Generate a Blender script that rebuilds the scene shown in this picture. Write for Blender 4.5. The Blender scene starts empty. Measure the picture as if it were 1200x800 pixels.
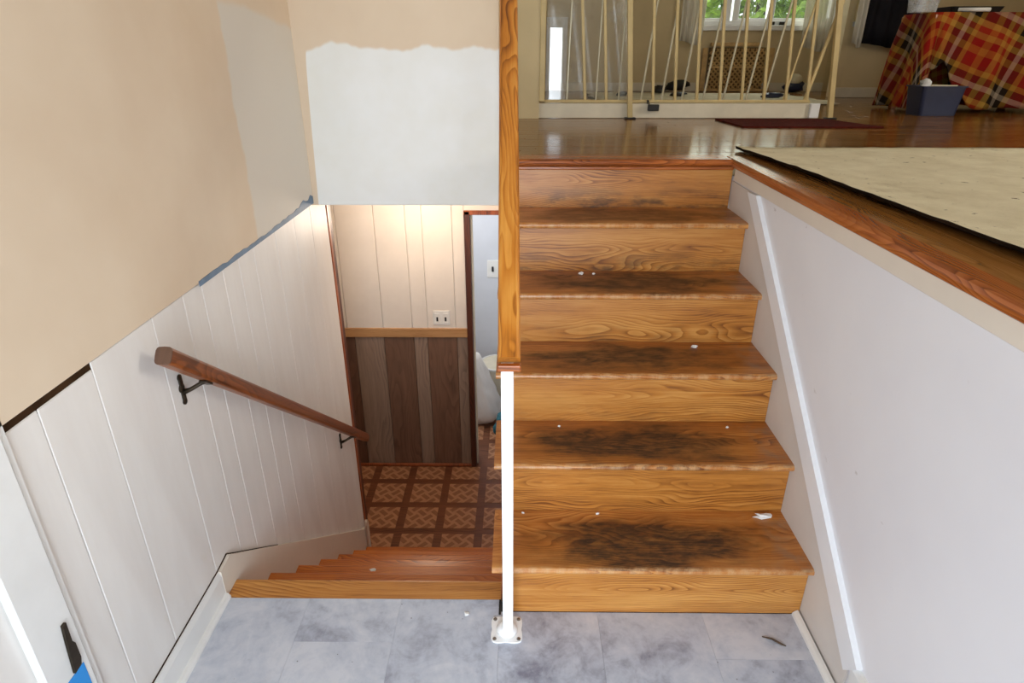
import bpy, bmesh, math, random
from mathutils import Vector, Matrix
random.seed(7)
S = bpy.context.scene
COL = S.collection

# ------------------------------------------------------------------ camera, world, lights, exposure
cd = bpy.data.cameras.new('camera')
cam = bpy.data.objects.new('camera', cd); COL.objects.link(cam)
cd.sensor_width = 36.0
cd.lens = 740.0 / 1200.0 * 36.0
cd.clip_start = 0.02
cam.location = (0, 0, 1.517)
cam.rotation_euler = (math.radians(90 - 24.612), 0, 0.0094)
S.camera = cam

world = bpy.data.worlds.new('daylight'); S.world = world
world.use_nodes = True
wb = world.node_tree.nodes['Background']
wb.inputs['Color'].default_value = (0.86, 0.94, 1.0, 1)
wb.inputs['Strength'].default_value = 1.6

def area(name, loc, rot, sx, sy, power, color):
    l = bpy.data.lights.new(name, 'AREA'); l.shape = 'RECTANGLE'; l.size = sx; l.size_y = sy
    l.energy = power; l.color = color
    o = bpy.data.objects.new(name, l); COL.objects.link(o)
    o.location = loc; o.rotation_euler = rot
    return o
# daylight entering by the open front door behind the camera and by the back window
area('door_daylight', (-0.10, -1.70, 1.15), (math.radians(90), 0, math.radians(0)), 1.7, 2.2, 48, (0.80, 0.90, 1.0))
area('window_daylight', (2.5, 7.40, 2.4), (math.radians(-90), 0, 0), 1.3, 1.2, 10, (0.95, 1.0, 0.86))
area('side_fill', (4.5, 1.4, 2.4), (0, math.radians(90), 0), 1.3, 1.8, 30, (1.0, 0.90, 0.76))  # added warm fill from the unseen right side, brightens the upper left wall

S.view_settings.view_transform = 'Standard'
S.view_settings.look = 'None'
S.view_settings.gamma = 1.0
S.view_settings.use_curve_mapping = False
S.view_settings.exposure = 0.80

# ------------------------------------------------------------------ material helpers
def lin(r, g, b):
    f = lambda c: (c/255/12.92) if c/255 <= 0.04045 else ((c/255+0.055)/1.055)**2.4
    return (f(r), f(g), f(b), 1.0)

class NT:
    def __init__(s, name, rough=0.5, spec=0.5, metal=0.0):
        s.m = bpy.data.materials.new(name); s.m.use_nodes = True
        s.t = s.m.node_tree; s.b = s.t.nodes['Principled BSDF']
        s.b.inputs['Roughness'].default_value = rough
        s.b.inputs['Metallic'].default_value = metal
        s.b.inputs['Specular IOR Level'].default_value = spec
    def n(s, t, **kw):
        x = s.t.nodes.new(t)
        for k, v in kw.items(): setattr(x, k, v)
        return x
    def l(s, a, b): s.t.links.new(a, b)
    def setv(s, sock, v):
        if hasattr(v, 'links') or isinstance(v, bpy.types.NodeSocket): s.l(v, sock)
        else: sock.default_value = v
    def math(s, op, a, b=0.0, c=0.0, clamp=False):
        x = s.n('ShaderNodeMath', operation=op); x.use_clamp = clamp
        s.setv(x.inputs[0], a); s.setv(x.inputs[1], b); s.setv(x.inputs[2], c)
        return x.outputs[0]
    def vmath(s, op, a, b):
        x = s.n('ShaderNodeVectorMath', operation=op)
        s.setv(x.inputs[0], a); s.setv(x.inputs[1], b)
        return x.outputs[0]
    def obj(s): return s.n('ShaderNodeTexCoord').outputs['Object']
    def pos(s): return s.n('ShaderNodeNewGeometry').outputs['Position']
    def rnd(s): return s.n('ShaderNodeObjectInfo').outputs['Random']
    def island(s): return s.n('ShaderNodeNewGeometry').outputs['Random Per Island']
    def sep(s, v):
        x = s.n('ShaderNodeSeparateXYZ'); s.l(v, x.inputs[0]); return x.outputs
    def comb(s, x, y, z):
        c = s.n('ShaderNodeCombineXYZ')
        for i, v in enumerate((x, y, z)): s.setv(c.inputs[i], v)
        return c.outputs[0]
    def noise(s, v, scale, detail=3, rough=0.5, dist=0.0):
        x = s.n('ShaderNodeTexNoise'); s.l(v, x.inputs['Vector'])
        x.inputs['Scale'].default_value = scale; x.inputs['Detail'].default_value = detail
        x.inputs['Roughness'].default_value = rough; x.inputs['Distortion'].default_value = dist
        return x.outputs['Fac']
    def ramp(s, f, stops, interp='LINEAR'):
        x = s.n('ShaderNodeValToRGB'); r = x.color_ramp; r.interpolation = interp
        while len(r.elements) > 1: r.elements.remove(r.elements[-1])
        for i, (p, c) in enumerate(stops):
            e = r.elements[0] if i == 0 else r.elements.new(p)
            e.position = p; e.color = c if len(c) == 4 else (*c, 1)
        s.l(f, x.inputs[0]); return x.outputs[0]
    def mix(s, f, a, b, blend='MIX'):
        x = s.n('ShaderNodeMix', data_type='RGBA', blend_type=blend)
        s.setv(x.inputs[0], f); s.setv(x.inputs[6], a); s.setv(x.inputs[7], b)
        return x.outputs[2]
    def maprange(s, v, a, b, c=0.0, d=1.0, smooth=True):
        x = s.n('ShaderNodeMapRange'); x.interpolation_type = 'SMOOTHSTEP' if smooth else 'LINEAR'
        s.setv(x.inputs[0], v); x.inputs[1].default_value = a; x.inputs[2].default_value = b
        x.inputs[3].default_value = c; x.inputs[4].default_value = d
        return x.outputs[0]
    def attr(s, name):
        x = s.n('ShaderNodeAttribute'); x.attribute_type = 'OBJECT'; x.attribute_name = name
        return x.outputs['Fac']
    def bump(s, h, strength=0.2, dist=0.002):
        x = s.n('ShaderNodeBump'); x.inputs['Strength'].default_value = strength
        x.inputs['Distance'].default_value = dist
        s.l(h, x.inputs['Height']); s.l(x.outputs[0], s.b.inputs['Normal'])
    def color(s, c): s.setv(s.b.inputs['Base Color'], c)

def plain(name, rgb, rough=0.5, spec=0.5, metal=0.0, var=0.08, scale=6.0, bump=0.0):
    k = NT(name, rough, spec, metal)
    c = lin(*rgb); o = k.obj()
    f = k.noise(o, scale, 4, 0.6)
    dk = tuple(x*(1-var*2) for x in c[:3]) + (1,)
    lt = tuple(min(1, x*(1+var)) for x in c[:3]) + (1,)
    k.color(k.ramp(f, [(0.3, dk), (0.7, lt)]))
    if bump: k.bump(k.noise(o, scale*25, 3), bump)
    return k.m

def wood(name, dark, mid, light, axis=0, rough=0.35, ring=26.0, wear=False, island=False, spec=0.5, rand=0.12, dirt=False, gap=0.10):
    k = NT(name, rough, spec)
    o = k.obj(); r = k.rnd()
    if island: r = k.math('FRACT', k.math('ADD', k.math('MULTIPLY', k.island(), 7.31), r))
    X = k.sep(o)
    al, b1, b2 = [(X[0], X[1], X[2]), (X[1], X[0], X[2]), (X[2], X[0], X[1])][axis]
    off = k.math('MULTIPLY', r, 37.0)
    al2 = k.math('ADD', al, off)
    base = k.comb(k.math('MULTIPLY', al2, 0.55), b1, b2)
    warp = k.noise(k.vmath('MULTIPLY', base, (3.2, 6.0, 6.0)), 1.0, 2, 0.5)
    warp2 = k.noise(k.vmath('MULTIPLY', base, (9.0, 22.0, 22.0)), 1.0, 2, 0.5)
    y = k.math('ADD', b1, k.math('MULTIPLY', k.math('SUBTRACT', r, 0.5), gap))
    z = k.math('ADD', b2, k.math('MULTIPLY', k.math('SUBTRACT', k.math('FRACT', k.math('MULTIPLY', r, 13.7)), 0.5), gap))
    rad = k.math('SQRT', k.math('ADD', k.math('MULTIPLY', y, y), k.math('MULTIPLY', z, z)))
    rad = k.math('ADD', rad, k.math('MULTIPLY', warp, 0.20))
    rad = k.math('ADD', rad, k.math('MULTIPLY', warp2, 0.012))
    ringv = k.math('FRACT', k.math('MULTIPLY', rad, ring * 4.2))
    ringc = k.ramp(ringv, [(0.0, (.25,)*3), (0.18, (.45,)*3), (0.55, (.78,)*3), (0.86, (.92,)*3), (0.95, (.15,)*3), (1.0, (.25,)*3)])
    pores = k.noise(k.comb(k.math('MULTIPLY', al2, 7.0), k.math('MULTIPLY', b1, 260.0), k.math('MULTIPLY', b2, 260.0)), 1.0, 2, 0.6)
    streak = k.noise(k.comb(k.math('MULTIPLY', al2, 1.6), k.math('MULTIPLY', b1, 42.0), k.math('MULTIPLY', b2, 42.0)), 1.0, 3, 0.6)
    zone = k.maprange(k.noise(k.comb(k.math('MULTIPLY', al2, 1.7), k.math('MULTIPLY', b1, 5.0), k.math('MULTIPLY', b2, 5.0)), 1.0, 2, 0.5), 0.36, 0.64, 0.10, 0.62)
    blotch = k.noise(k.comb(k.math('MULTIPLY', al2, 2.6), k.math('MULTIPLY', b1, 13.0), k.math('MULTIPLY', b2, 13.0)), 1.0, 5, 0.65)
    fine = k.noise(k.comb(k.math('MULTIPLY', al2, 3.0), k.math('MULTIPLY', b1, 120.0), k.math('MULTIPLY', b2, 120.0)), 1.0, 3, 0.65)
    f = k.math('MULTIPLY', k.math('SUBTRACT', ringc, 0.62), zone)
    f = k.math('ADD', f, k.math('MULTIPLY', k.math('SUBTRACT', streak, 0.5), 0.55))
    f = k.math('ADD', f, k.math('MULTIPLY', k.math('SUBTRACT', fine, 0.5), 0.45))
    f = k.math('ADD', f, k.math('ADD', 0.46, k.math('MULTIPLY', k.math('SUBTRACT', blotch, 0.5), 0.85)))
    f = k.math('SUBTRACT', f, k.maprange(pores, 0.58, 0.78, 0.0, 0.20))
    f = k.math('ADD', f, k.math('MULTIPLY', k.math('SUBTRACT', k.math('FRACT', k.math('MULTIPLY', r, 5.3)), 0.5), rand))
    c = k.ramp(f, [(0.10, lin(*dark)), (0.42, lin(*mid)), (0.80, lin(*light))])
    rgh = None
    if wear:      # worn, dirt-stained middle of a tread
        nz = k.noise(k.comb(k.math('MULTIPLY', al2, 6.0), k.math('MULTIPLY', b1, 13.0), off), 1.0, 6, 0.62)
        nf = k.noise(k.comb(k.math('MULTIPLY', al2, 22.0), k.math('MULTIPLY', b1, 110.0), off), 1.0, 3, 0.7)
        dx = k.math('DIVIDE', k.math('SUBTRACT', X[0], k.attr('stain_x')), k.attr('stain_w'))
        dy = k.math('DIVIDE', k.math('SUBTRACT', X[1], k.attr('stain_y')), k.attr('stain_d'))
        d = k.math('SQRT', k.math('ADD', k.math('MULTIPLY', dx, dx), k.math('MULTIPLY', dy, dy)))
        d = k.math('ADD', d, k.math('MULTIPLY', k.math('SUBTRACT', nz, 0.5), 1.7))
        m = k.maprange(d, 1.06, 0.50)
        m = k.math('MULTIPLY', m, k.maprange(k.math('ADD', nf, k.math('MULTIPLY', ringc, 0.22)), 0.45, 0.85, 1.0, 0.74))
        mot = k.noise(k.comb(k.math('MULTIPLY', al2, 16.0), k.math('MULTIPLY', b1, 34.0), off), 1.0, 4, 0.65)
        m = k.math('MULTIPLY', m, k.maprange(mot, 0.32, 0.60, 0.58, 1.0))
        m = k.math('MULTIPLY', m, k.attr('stain'))
        mid_m = k.math('MULTIPLY', k.maprange(d, 1.45, 0.8, 0.0, 0.42), k.attr('stain'))
        up = k.math('GREATER_THAN', k.sep(k.n('ShaderNodeNewGeometry').outputs['Normal'])[2], 0.35)
        c = k.mix(k.math('MULTIPLY', mid_m, up), c, lin(112, 66, 32))
        c = k.mix(k.math('MULTIPLY', m, up), c, lin(27, 22, 21))
        scr = k.math('MULTIPLY', k.maprange(k.noise(k.comb(k.math('MULTIPLY', al2, 30.0), k.math('MULTIPLY', b1, 60.0), off), 1.0, 3, 0.7), 0.66, 0.74), m)
        c = k.mix(k.math('MULTIPLY', scr, 0.4), c, lin(150, 110, 70))
        # grey dust at the wall end and specks
        dust = k.math('MULTIPLY', k.maprange(X[0], 0.28, 0.46), k.maprange(k.noise(o, 22, 4), 0.42, 0.7))
        c = k.mix(k.math('MULTIPLY', k.math('MULTIPLY', dust, up), 0.55), c, lin(140, 120, 100))
        # scuffed pale nosing
        nose = k.math('MULTIPLY', k.maprange(X[1], -0.112, -0.124), k.maprange(k.noise(k.comb(k.math('MULTIPLY', al2, 26.), k.math('MULTIPLY', b1, 40.), b2), 1.0, 5, .75), 0.38, 0.66))
        c = k.mix(k.math('MULTIPLY', nose, 0.6), c, lin(206, 168, 122))
        k.setv(k.b.inputs['Roughness'], k.math('ADD', rough, k.math('MULTIPLY', m, 0.25)))
    if dirt:      # scuffs low on the riser
        nz = k.noise(k.comb(k.math('MULTIPLY', al2, 7.0), k.math('MULTIPLY', b1, 12.0), k.math('MULTIPLY', b2, 24.)), 1.0, 5, 0.65)
        low = k.maprange(X[2], 0.03, -0.085)
        m = k.math('MULTIPLY', k.math('MULTIPLY', low, k.maprange(nz, 0.42, 0.66)), k.attr('dirt'))
        c = k.mix(m, c, lin(86, 60, 40))
    k.color(c)
    k.bump(f, 0.08, 0.001)
    return k.m

# ------------------------------------------------------------------ materials
M = {}
M['tread'] = wood('oak tread', (116, 64, 24), (182, 112, 48), (212, 150, 80), 0, 0.30, wear=True)
M['riser'] = wood('oak riser', (118, 66, 24), (182, 117, 48), (208, 150, 78), 0, 0.33, dirt=True)
M['low_tread'] = wood('oak lower tread', (120, 58, 14), (184, 98, 26), (210, 128, 44), 0, 0.30)
M['oak_rail'] = wood('oak rail', (112, 58, 14), (184, 112, 34), (214, 150, 66), 0, 0.30, rand=0.05)
M['oak_edge'] = wood('oak edge board', (104, 52, 20), (164, 88, 36), (190, 112, 52), 0, 0.25)
M['oak_edge_y'] = wood('oak edge board lengthwise', (104, 52, 20), (160, 86, 36), (186, 110, 52), 1, 0.25)
M['red_rail'] = wood('stained handrail', (80, 38, 14), (124, 64, 26), (150, 84, 40), 0, 0.32, rand=0.05)
M['floor_oak'] = wood('upper oak strip', (84, 50, 18), (126, 82, 36), (152, 106, 56), 0, 0.15, island=True, rand=0.35, spec=0.22)
M['border_oak'] = wood('upper oak border', (100, 62, 26), (150, 100, 48), (174, 122, 66), 1, 0.15, spec=0.3)
M['chair_rail'] = wood('chair rail pine', (150, 104, 60), (186, 140, 92), (200, 156, 108), 0, 0.45, rand=0.05)
M['jamb'] = wood('door trim', (88, 38, 14), (150, 76, 34), (172, 92, 46), 2, 0.4, rand=0.05)
M['dark_jamb'] = wood('dark trim', (44, 20, 10), (78, 36, 18), (92, 46, 24), 2, 0.45, rand=0.05)
def panelling(name, base):
    d = tuple(int(c*0.84) for c in base); l = tuple(min(255, int(c*1.12)) for c in base)
    return wood(name, d, base, l, 2, 0.5, ring=10, rand=0.10)
M['brown1'] = panelling('brown panelling dark', (100, 72, 56))
M['brown2'] = panelling('brown panelling grey', (140, 118, 102))
M['brown3'] = panelling('brown panelling mid', (116, 86, 68))
M['white'] = plain('white gloss paint', (232, 232, 230), 0.35, var=0.03)
M['post_white'] = plain('white enamel', (246, 246, 246), 0.28, var=0.01)
M['fascia'] = plain('fascia paint', (226, 216, 202), 0.5, var=0.03, scale=3)
M['trim_white'] = plain('bright trim paint', (240, 242, 246), 0.35, var=0.02)
M['skirt_grey'] = plain('skirt paint', (216, 210, 204), 0.5, var=0.03, scale=4)
M['groove_dark'] = plain('dark groove', (40, 28, 20), 0.8, 0.2)
M['lattice_dark'] = plain('lattice backing', (120, 100, 68), 0.8, 0.2)
M['cream'] = plain('cream paint', (222, 212, 188), 0.5, var=0.05)
M['rail_cream'] = plain('cream metal', (204, 180, 124), 0.45, var=0.08)
M['rod'] = plain('pale metal rod', (188, 180, 152), 0.3, metal=0.3, var=0.06)
M['bronze'] = plain('dark bronze', (62, 52, 40), 0.35, metal=0.7, var=0.2, scale=30)
M['black'] = plain('black plastic', (22, 20, 20), 0.5, var=0.1)
M['darkgap'] = plain('dark backing', (62, 42, 24), 0.9, 0.1, var=0.3, scale=14)
M['blue_paint'] = plain('blue grey paint', (104, 128, 152), 0.6, var=0.12, scale=20)
M['blue_tape'] = plain('blue tape', (44, 150, 232), 0.55, var=0.05)
M['steel'] = plain('steel', (150, 148, 145), 0.3, metal=1.0, var=0.1, scale=40)
M['paper'] = plain('white paper', (240, 240, 238), 0.7, var=0.03)
M['outlet'] = plain('outlet plastic', (236, 234, 228), 0.35, var=0.02)
M['subfloor'] = plain('subfloor', (60, 56, 56), 0.9, var=0.2)
M['living_wall'] = plain('living room wall', (212, 192, 150), 0.7, 0.2, var=0.05, scale=2)
M['ceiling'] = plain('ceiling paint', (226, 222, 212), 0.8, 0.2, var=0.02, scale=2)
M['blue_wall'] = plain('pale blue wall', (214, 216, 221), 0.6, 0.3, var=0.03, scale=3)
M['red_mat'] = plain('dark red mat', (86, 30, 24), 0.95, 0.1, var=0.25, scale=40, bump=0.6)
M['dark_cloth'] = plain('black cloth', (26, 24, 30), 0.75, 0.2, var=0.2, scale=9)
M['bin_blue'] = plain('navy plastic', (38, 46, 76), 0.4, var=0.1)
M['lattice'] = plain('lattice wood', (206, 168, 110), 0.6, var=0.15, scale=12)
M['teal'] = plain('teal cloth', (74, 128, 140), 0.9, 0.1, var=0.2, scale=30, bump=0.5)
M['ivory_cloth'] = plain('ivory cloth', (214, 204, 176), 0.9, 0.1, var=0.1, scale=10)
M['lamp_glass'] = plain('opal glass', (250, 236, 205), 0.3, var=0.01)
M['leaf'] = plain('leaves', (150, 185, 60), 0.6, var=0.4, scale=7)
M['bark'] = plain('bark', (84, 66, 50), 0.9, var=0.3, scale=15)
M['grass'] = plain('grass', (110, 140, 60), 0.9, var=0.3, scale=3)

k = NT('wall paint right', 0.6, 0.25)      # pinkish white with faint scuffs
o = k.obj()
c = k.ramp(k.noise(o, 1.6, 4, 0.6), [(0.3, lin(226, 225, 230)), (0.7, lin(234, 233, 236))])
sc = k.math('MULTIPLY', k.maprange(k.noise(k.vmath('MULTIPLY', o, (1, 9, 14)), 1.3, 5, 0.65), 0.68, 0.74), 0.4)
k.color(k.mix(sc, c, lin(168, 156, 150))); M['wall_right'] = k.m

k = NT('white panelling', 0.45, 0.35)
o = k.obj()
c = k.ramp(k.noise(k.vmath('MULTIPLY', o, (1, 3, .6)), 3.0, 4, 0.6), [(0.3, lin(224, 219, 214)), (0.7, lin(234, 231, 227))])
st = k.math('MULTIPLY', k.maprange(k.noise(o, 4.5, 3, 0.6), 0.66, 0.78), 0.25)
k.color(k.mix(st, c, lin(206, 190, 160))); M['panel_white'] = k.m
M['groove'] = plain('groove paint', (238, 232, 222), 0.5, var=0.02)
M['back_white'] = plain('back panelling white', (232, 222, 210), 0.45, var=0.04, scale=3)

k = NT('wall paint left', 0.7, 0.2)        # beige with a primer patch near the corner
P_ = k.pos(); X = k.sep(P_)
wob = k.math('MULTIPLY', k.math('SUBTRACT', k.noise(P_, 5.0, 3), 0.5), 0.10)
beige = k.ramp(k.noise(P_, 2.2, 4, 0.6), [(0.3, lin(212, 191, 166)), (0.7, lin(221, 203, 180))])
top = k.math('SUBTRACT', 1.655, k.math('MULTIPLY', k.math('MAXIMUM', k.math('SUBTRACT', X[1], 2.3), 0.0), 0.12))
m1 = k.maprange(k.math('ADD', X[1], wob), 2.085, 2.105)
m2 = k.maprange(k.math('SUBTRACT', k.math('ADD', top, k.math('MULTIPLY', wob, 0.5)), X[2]), -0.012, 0.015)
patch = k.math('MULTIPLY', m1, m2)
low = k.maprange(k.math('SUBTRACT', X[2], k.math('MULTIPLY', X[1], 0.0)), 0.985, 1.01)
k.color(k.mix(patch, beige, lin(214, 206, 194)))
M['wall_left'] = k.m

k = NT('wall paint middle', 0.7, 0.2)      # beige above, white primer below a wavy roller line
P_ = k.pos(); X = k.sep(P_)
w1 = k.noise(k.comb(k.math('MULTIPLY', X[0], 5.0), 0.0, 3.0), 1.0, 3, 0.55)
line = k.math('ADD', 1.535, k.math('MULTIPLY', k.math('SUBTRACT', w1, 0.5), 0.13))
line = k.math('SUBTRACT', line, k.maprange(X[0], -0.84, -0.885, 0.0, 0.9))
side = k.maprange(k.math('ADD', X[0], k.math('MULTIPLY', X[2], 0.03)), -0.842, -0.822)
pm = k.math('MULTIPLY', k.maprange(k.math('SUBTRACT', line, X[2]), -0.006, 0.010), 1.0)
beige = k.ramp(k.noise(P_, 2.4, 4, 0.6), [(0.3, lin(218, 196, 170)), (0.7, lin(226, 207, 182))])
prim = k.ramp(k.noise(P_, 3.0, 4, 0.6), [(0.3, lin(232, 231, 224)), (0.7, lin(240, 241, 240))])
k.color(k.mix(pm, beige, prim)); M['wall_middle'] = k.m

k = NT('stone vinyl tile', 0.32, 0.5)
o = k.obj(); r = k.rnd()
v = k.vmath('ADD', o, k.comb(k.math('MULTIPLY', r, 41.0), k.math('MULTIPLY', r, 17.0), 0.0))
n1 = k.noise(v, 3.2, 6, 0.6, 0.8)
n2 = k.noise(v, 9.0, 6, 0.7, 1.2)
n3 = k.noise(v, 34.0, 4, 0.7)
f = k.math('ADD', k.math('MULTIPLY', n1, 0.62), k.math('ADD', k.math('MULTIPLY', n2, 0.34), k.math('MULTIPLY', n3, 0.20)))
f = k.math('ADD', f, k.math('MULTIPLY', k.math('SUBTRACT', r, 0.5), 0.06))
f = k.math('SUBTRACT', f, 0.04)
c = k.ramp(f, [(0.37, lin(130, 131, 148)), (0.45, lin(164, 168, 183)), (0.53, lin(188, 194, 208)), (0.64, lin(208, 211, 221))])
warm = k.maprange(k.noise(v, 5.0, 4, 0.6), 0.60, 0.78, 0.0, 0.35)
c = k.mix(warm, c, lin(200, 190, 190))
spk = k.maprange(k.noise(o, 60.0, 2, 0.5), 0.735, 0.76, 0.0, 0.8)
c = k.mix(spk, c, lin(80, 76, 84))
k.color(c); M['stone'] = k.m

k = NT('parquet print vinyl', 0.4, 0.4)    # printed diagonal block pattern on each square
o = k.obj(); X = k.sep(o)
a = k.math('MULTIPLY', k.math('ADD', X[0], X[1]), 0.7071)
b = k.math('MULTIPLY', k.math('SUBTRACT', X[0], X[1]), 0.7071)
CW = 0.064
ia = k.math('FLOOR', k.math('DIVIDE', a, CW)); ib = k.math('FLOOR', k.math('DIVIDE', b, CW))
chk = k.math('MODULO', k.math('ABSOLUTE', k.math('ADD', ia, ib)), 2.0)
bar = lambda t: k.math('LESS_THAN', k.math('ABSOLUTE', k.math('SUBTRACT', k.math('FRACT', k.math('DIVIDE', t, CW)), 0.5)), 0.24)
pat = k.math('ADD', k.math('MULTIPLY', chk, bar(a)), k.math('MULTIPLY', k.math('SUBTRACT', 1.0, chk), bar(b)))
gr = k.noise(k.comb(k.math('MULTIPLY', a, 20.), k.math('MULTIPLY', b, 20.), k.rnd()), 1.0, 4, 0.7)
pf = k.math('ADD', k.math('MULTIPLY', pat, 0.55), k.math('MULTIPLY', gr, 0.5))
k.color(k.ramp(pf, [(0.15, lin(186, 136, 100)), (0.5, lin(166, 116, 82)), (0.85, lin(142, 94, 65))]))
M['parquet'] = k.m
M['parquet_border'] = wood('parquet border', (88, 48, 28), (114, 66, 40), (132, 80, 50), 0, 0.4, ring=12)

k = NT('old carpet', 0.95, 0.1)
o = k.obj()
c = k.ramp(k.noise(o, 7.0, 5, 0.7), [(0.3, lin(210, 199, 170)), (0.7, lin(232, 224, 198))])
d1 = k.maprange(k.noise(o, 26.0, 3, 0.6), 0.66, 0.72, 0.0, 0.8)
d2 = k.maprange(k.noise(o, 3.4, 5, 0.7), 0.56, 0.76, 0.0, 0.45)
c = k.mix(d2, c, lin(160, 140, 100)); c = k.mix(d1, c, lin(84, 66, 46))
k.color(c); k.bump(k.noise(o, 260.0, 2), 0.8, 0.004); M['carpet'] = k.m
M['carpet_back'] = plain('carpet backing', (38, 26, 18), 0.95, 0.1, var=0.3)

k = NT('plaid blanket', 0.95, 0.1)
uv = k.sep(k.n('ShaderNodeTexCoord').outputs['UV'])
bands = [(0.0, lin(176, 30, 24)), (0.12, lin(206, 120, 44)), (0.22, lin(170, 26, 22)), (0.32, lin(214, 150, 62)), (0.40, lin(190, 60, 30)),
         (0.48, lin(206, 160, 70)), (0.56, lin(26, 26, 18)), (0.68, lin(188, 172, 150)), (0.76, lin(30, 28, 20)), (0.86, lin(196, 140, 52)), (0.94, lin(168, 40, 28))]
cu = k.ramp(k.math('FRACT', k.math('MULTIPLY', uv[0], 2.3)), bands, 'CONSTANT')
cv = k.ramp(k.math('FRACT', k.math('ADD', k.math('MULTIPLY', uv[1], 2.3), 0.3)), bands, 'CONSTANT')
tw = k.math('GREATER_THAN', k.math('FRACT', k.math('MULTIPLY', k.math('ADD', uv[0], uv[1]), 160.0)), 0.5)
k.color(k.mix(0.38, k.mix(0.5, cu, cv), lin(46, 26, 18))); k.bump(k.noise(k.obj(), 120.0, 2), 0.5, 0.003); M['plaid'] = k.m

def see_through(name, tint, fac, rough=0.05, smudge=0.0, scale=6.0):
    m = bpy.data.materials.new(name); m.use_nodes = True; t = m.node_tree; t.nodes.clear()
    out = t.nodes.new('ShaderNodeOutputMaterial'); tr = t.nodes.new('ShaderNodeBsdfTransparent')
    pr = t.nodes.new('ShaderNodeBsdfPrincipled'); mx = t.nodes.new('ShaderNodeMixShader')
    pr.inputs['Base Color'].default_value = lin(*tint); pr.inputs['Roughness'].default_value = rough
    tc = t.nodes.new('ShaderNodeTexCoord'); nz = t.nodes.new('ShaderNodeTexNoise')
    nz.inputs['Scale'].default_value = scale; nz.inputs['Detail'].default_value = 5
    t.links.new(tc.outputs['Object'], nz.inputs['Vector'])
    mr = t.nodes.new('ShaderNodeMapRange'); mr.inputs[1].default_value = 0.52; mr.inputs[2].default_value = 0.75
    mr.inputs[3].default_value = fac; mr.inputs[4].default_value = fac + smudge
    t.links.new(nz.outputs['Fac'], mr.inputs[0]); t.links.new(mr.outputs[0], mx.inputs[0])
    t.links.new(tr.outputs[0], mx.inputs[1]); t.links.new(pr.outputs[0], mx.inputs[2])
    t.links.new(mx.outputs[0], out.inputs[0])
    return m
M['glass'] = see_through('window glass', (220, 230, 230), 0.06, 0.02)
M['film'] = see_through('clear plastic sheet', (190, 188, 176), 0.14, 0.12, 0.30, 5.0)
M['clear'] = see_through('clear plastic tub', (210, 214, 216), 0.30, 0.08, 0.25, 20.0)
M['sheer'] = see_through('sheer curtain', (232, 226, 210), 0.62, 0.8, 0.10, 8.0)
M['bag'] = see_through('white carrier bag', (246, 242, 236), 0.92, 0.35, 0.05, 8.0)

# ------------------------------------------------------------------ geometry helpers
def wloc(p):
    v = Vector((0, 0, 0))
    while p is not None: v = v + p.location; p = p.parent
    return v

def link(name, bm, mat, parent=None, loc=(0, 0, 0), smooth=False, rot=None):
    me = bpy.data.meshes.new(name)
    bmesh.ops.recalc_face_normals(bm, faces=bm.faces[:])
    bm.to_mesh(me); bm.free()
    mats = mat if isinstance(mat, (list, tuple)) else [mat]
    for m in mats: me.materials.append(m)
    if smooth:
        for p in me.polygons: p.use_smooth = True
    o = bpy.data.objects.new(name, me); COL.objects.link(o)
    o.location = Vector(loc) - wloc(parent)
    if rot: o.rotation_euler = rot
    if parent: o.parent = parent
    return o

def thing(name, label, cat, loc=(0, 0, 0), group=None):
    o = bpy.data.objects.new(name, None); COL.objects.link(o)
    o.location = loc; o.empty_display_size = 0.05
    o['label'] = label; o['category'] = cat
    if group: o['group'] = group
    return o

def tag(o, label, cat, group=None):
    o['label'] = label; o['category'] = cat
    if group: o['group'] = group
    return o

def struct(o, label=None, cat=None):
    o['kind'] = 'structure'
    if label: o['label'] = label
    if cat: o['category'] = cat
    return o

def add_box(bm, x0, x1, y0, y1, z0, z1, bev=0.0, seg=1, M4=None):
    mt = Matrix.Translation(((x0+x1)/2, (y0+y1)/2, (z0+z1)/2)) @ Matrix.Diagonal((abs(x1-x0), abs(y1-y0), abs(z1-z0), 1))
    if M4 is not None: mt = M4 @ mt
    r = bmesh.ops.create_cube(bm, size=1.0, matrix=mt)
    if bev:
        es = list({e for v in r['verts'] for e in v.link_edges})
        bmesh.ops.bevel(bm, geom=es, offset=bev, segments=seg, affect='EDGES', profile=0.5)

def box(name, x0, x1, y0, y1, z0, z1, mat, parent=None, bev=0.0, seg=1, rot=None):
    c = ((x0+x1)/2, (y0+y1)/2, (z0+z1)/2)
    bm = bmesh.new()
    hx, hy, hz = abs(x1-x0)/2, abs(y1-y0)/2, abs(z1-z0)/2
    add_box(bm, -hx, hx, -hy, hy, -hz, hz, bev, seg)
    return link(name, bm, mat, parent, c, rot=rot)

def add_prism(bm, pts, axis, a, b):
    """polygon pts in the plane across `axis`, extruded from a to b"""
    def P(p, t):
        return {0: (t, p[0], p[1]), 1: (p[0], t, p[1]), 2: (p[0], p[1], t)}[axis]
    A = [bm.verts.new(P(p, a)) for p in pts]; B = [bm.verts.new(P(p, b)) for p in pts]
    bm.faces.new(A); bm.faces.new(B[::-1])
    n = len(pts)
    for i in range(n): bm.faces.new((A[i], B[i], B[(i+1) % n], A[(i+1) % n]))

def prism(name, pts, axis, a, b, mat, parent=None, smooth=False):
    cx = sum(p[0] for p in pts)/len(pts); cy = sum(p[1] for p in pts)/len(pts); ct = (a+b)/2
    bm = bmesh.new()
    add_prism(bm, [(p[0]-cx, p[1]-cy) for p in pts], axis, a-ct, b-ct)
    loc = {0: (ct, cx, cy), 1: (cx, ct, cy), 2: (cx, cy, ct)}[axis]
    return link(name, bm, mat, parent, loc, smooth)

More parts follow.
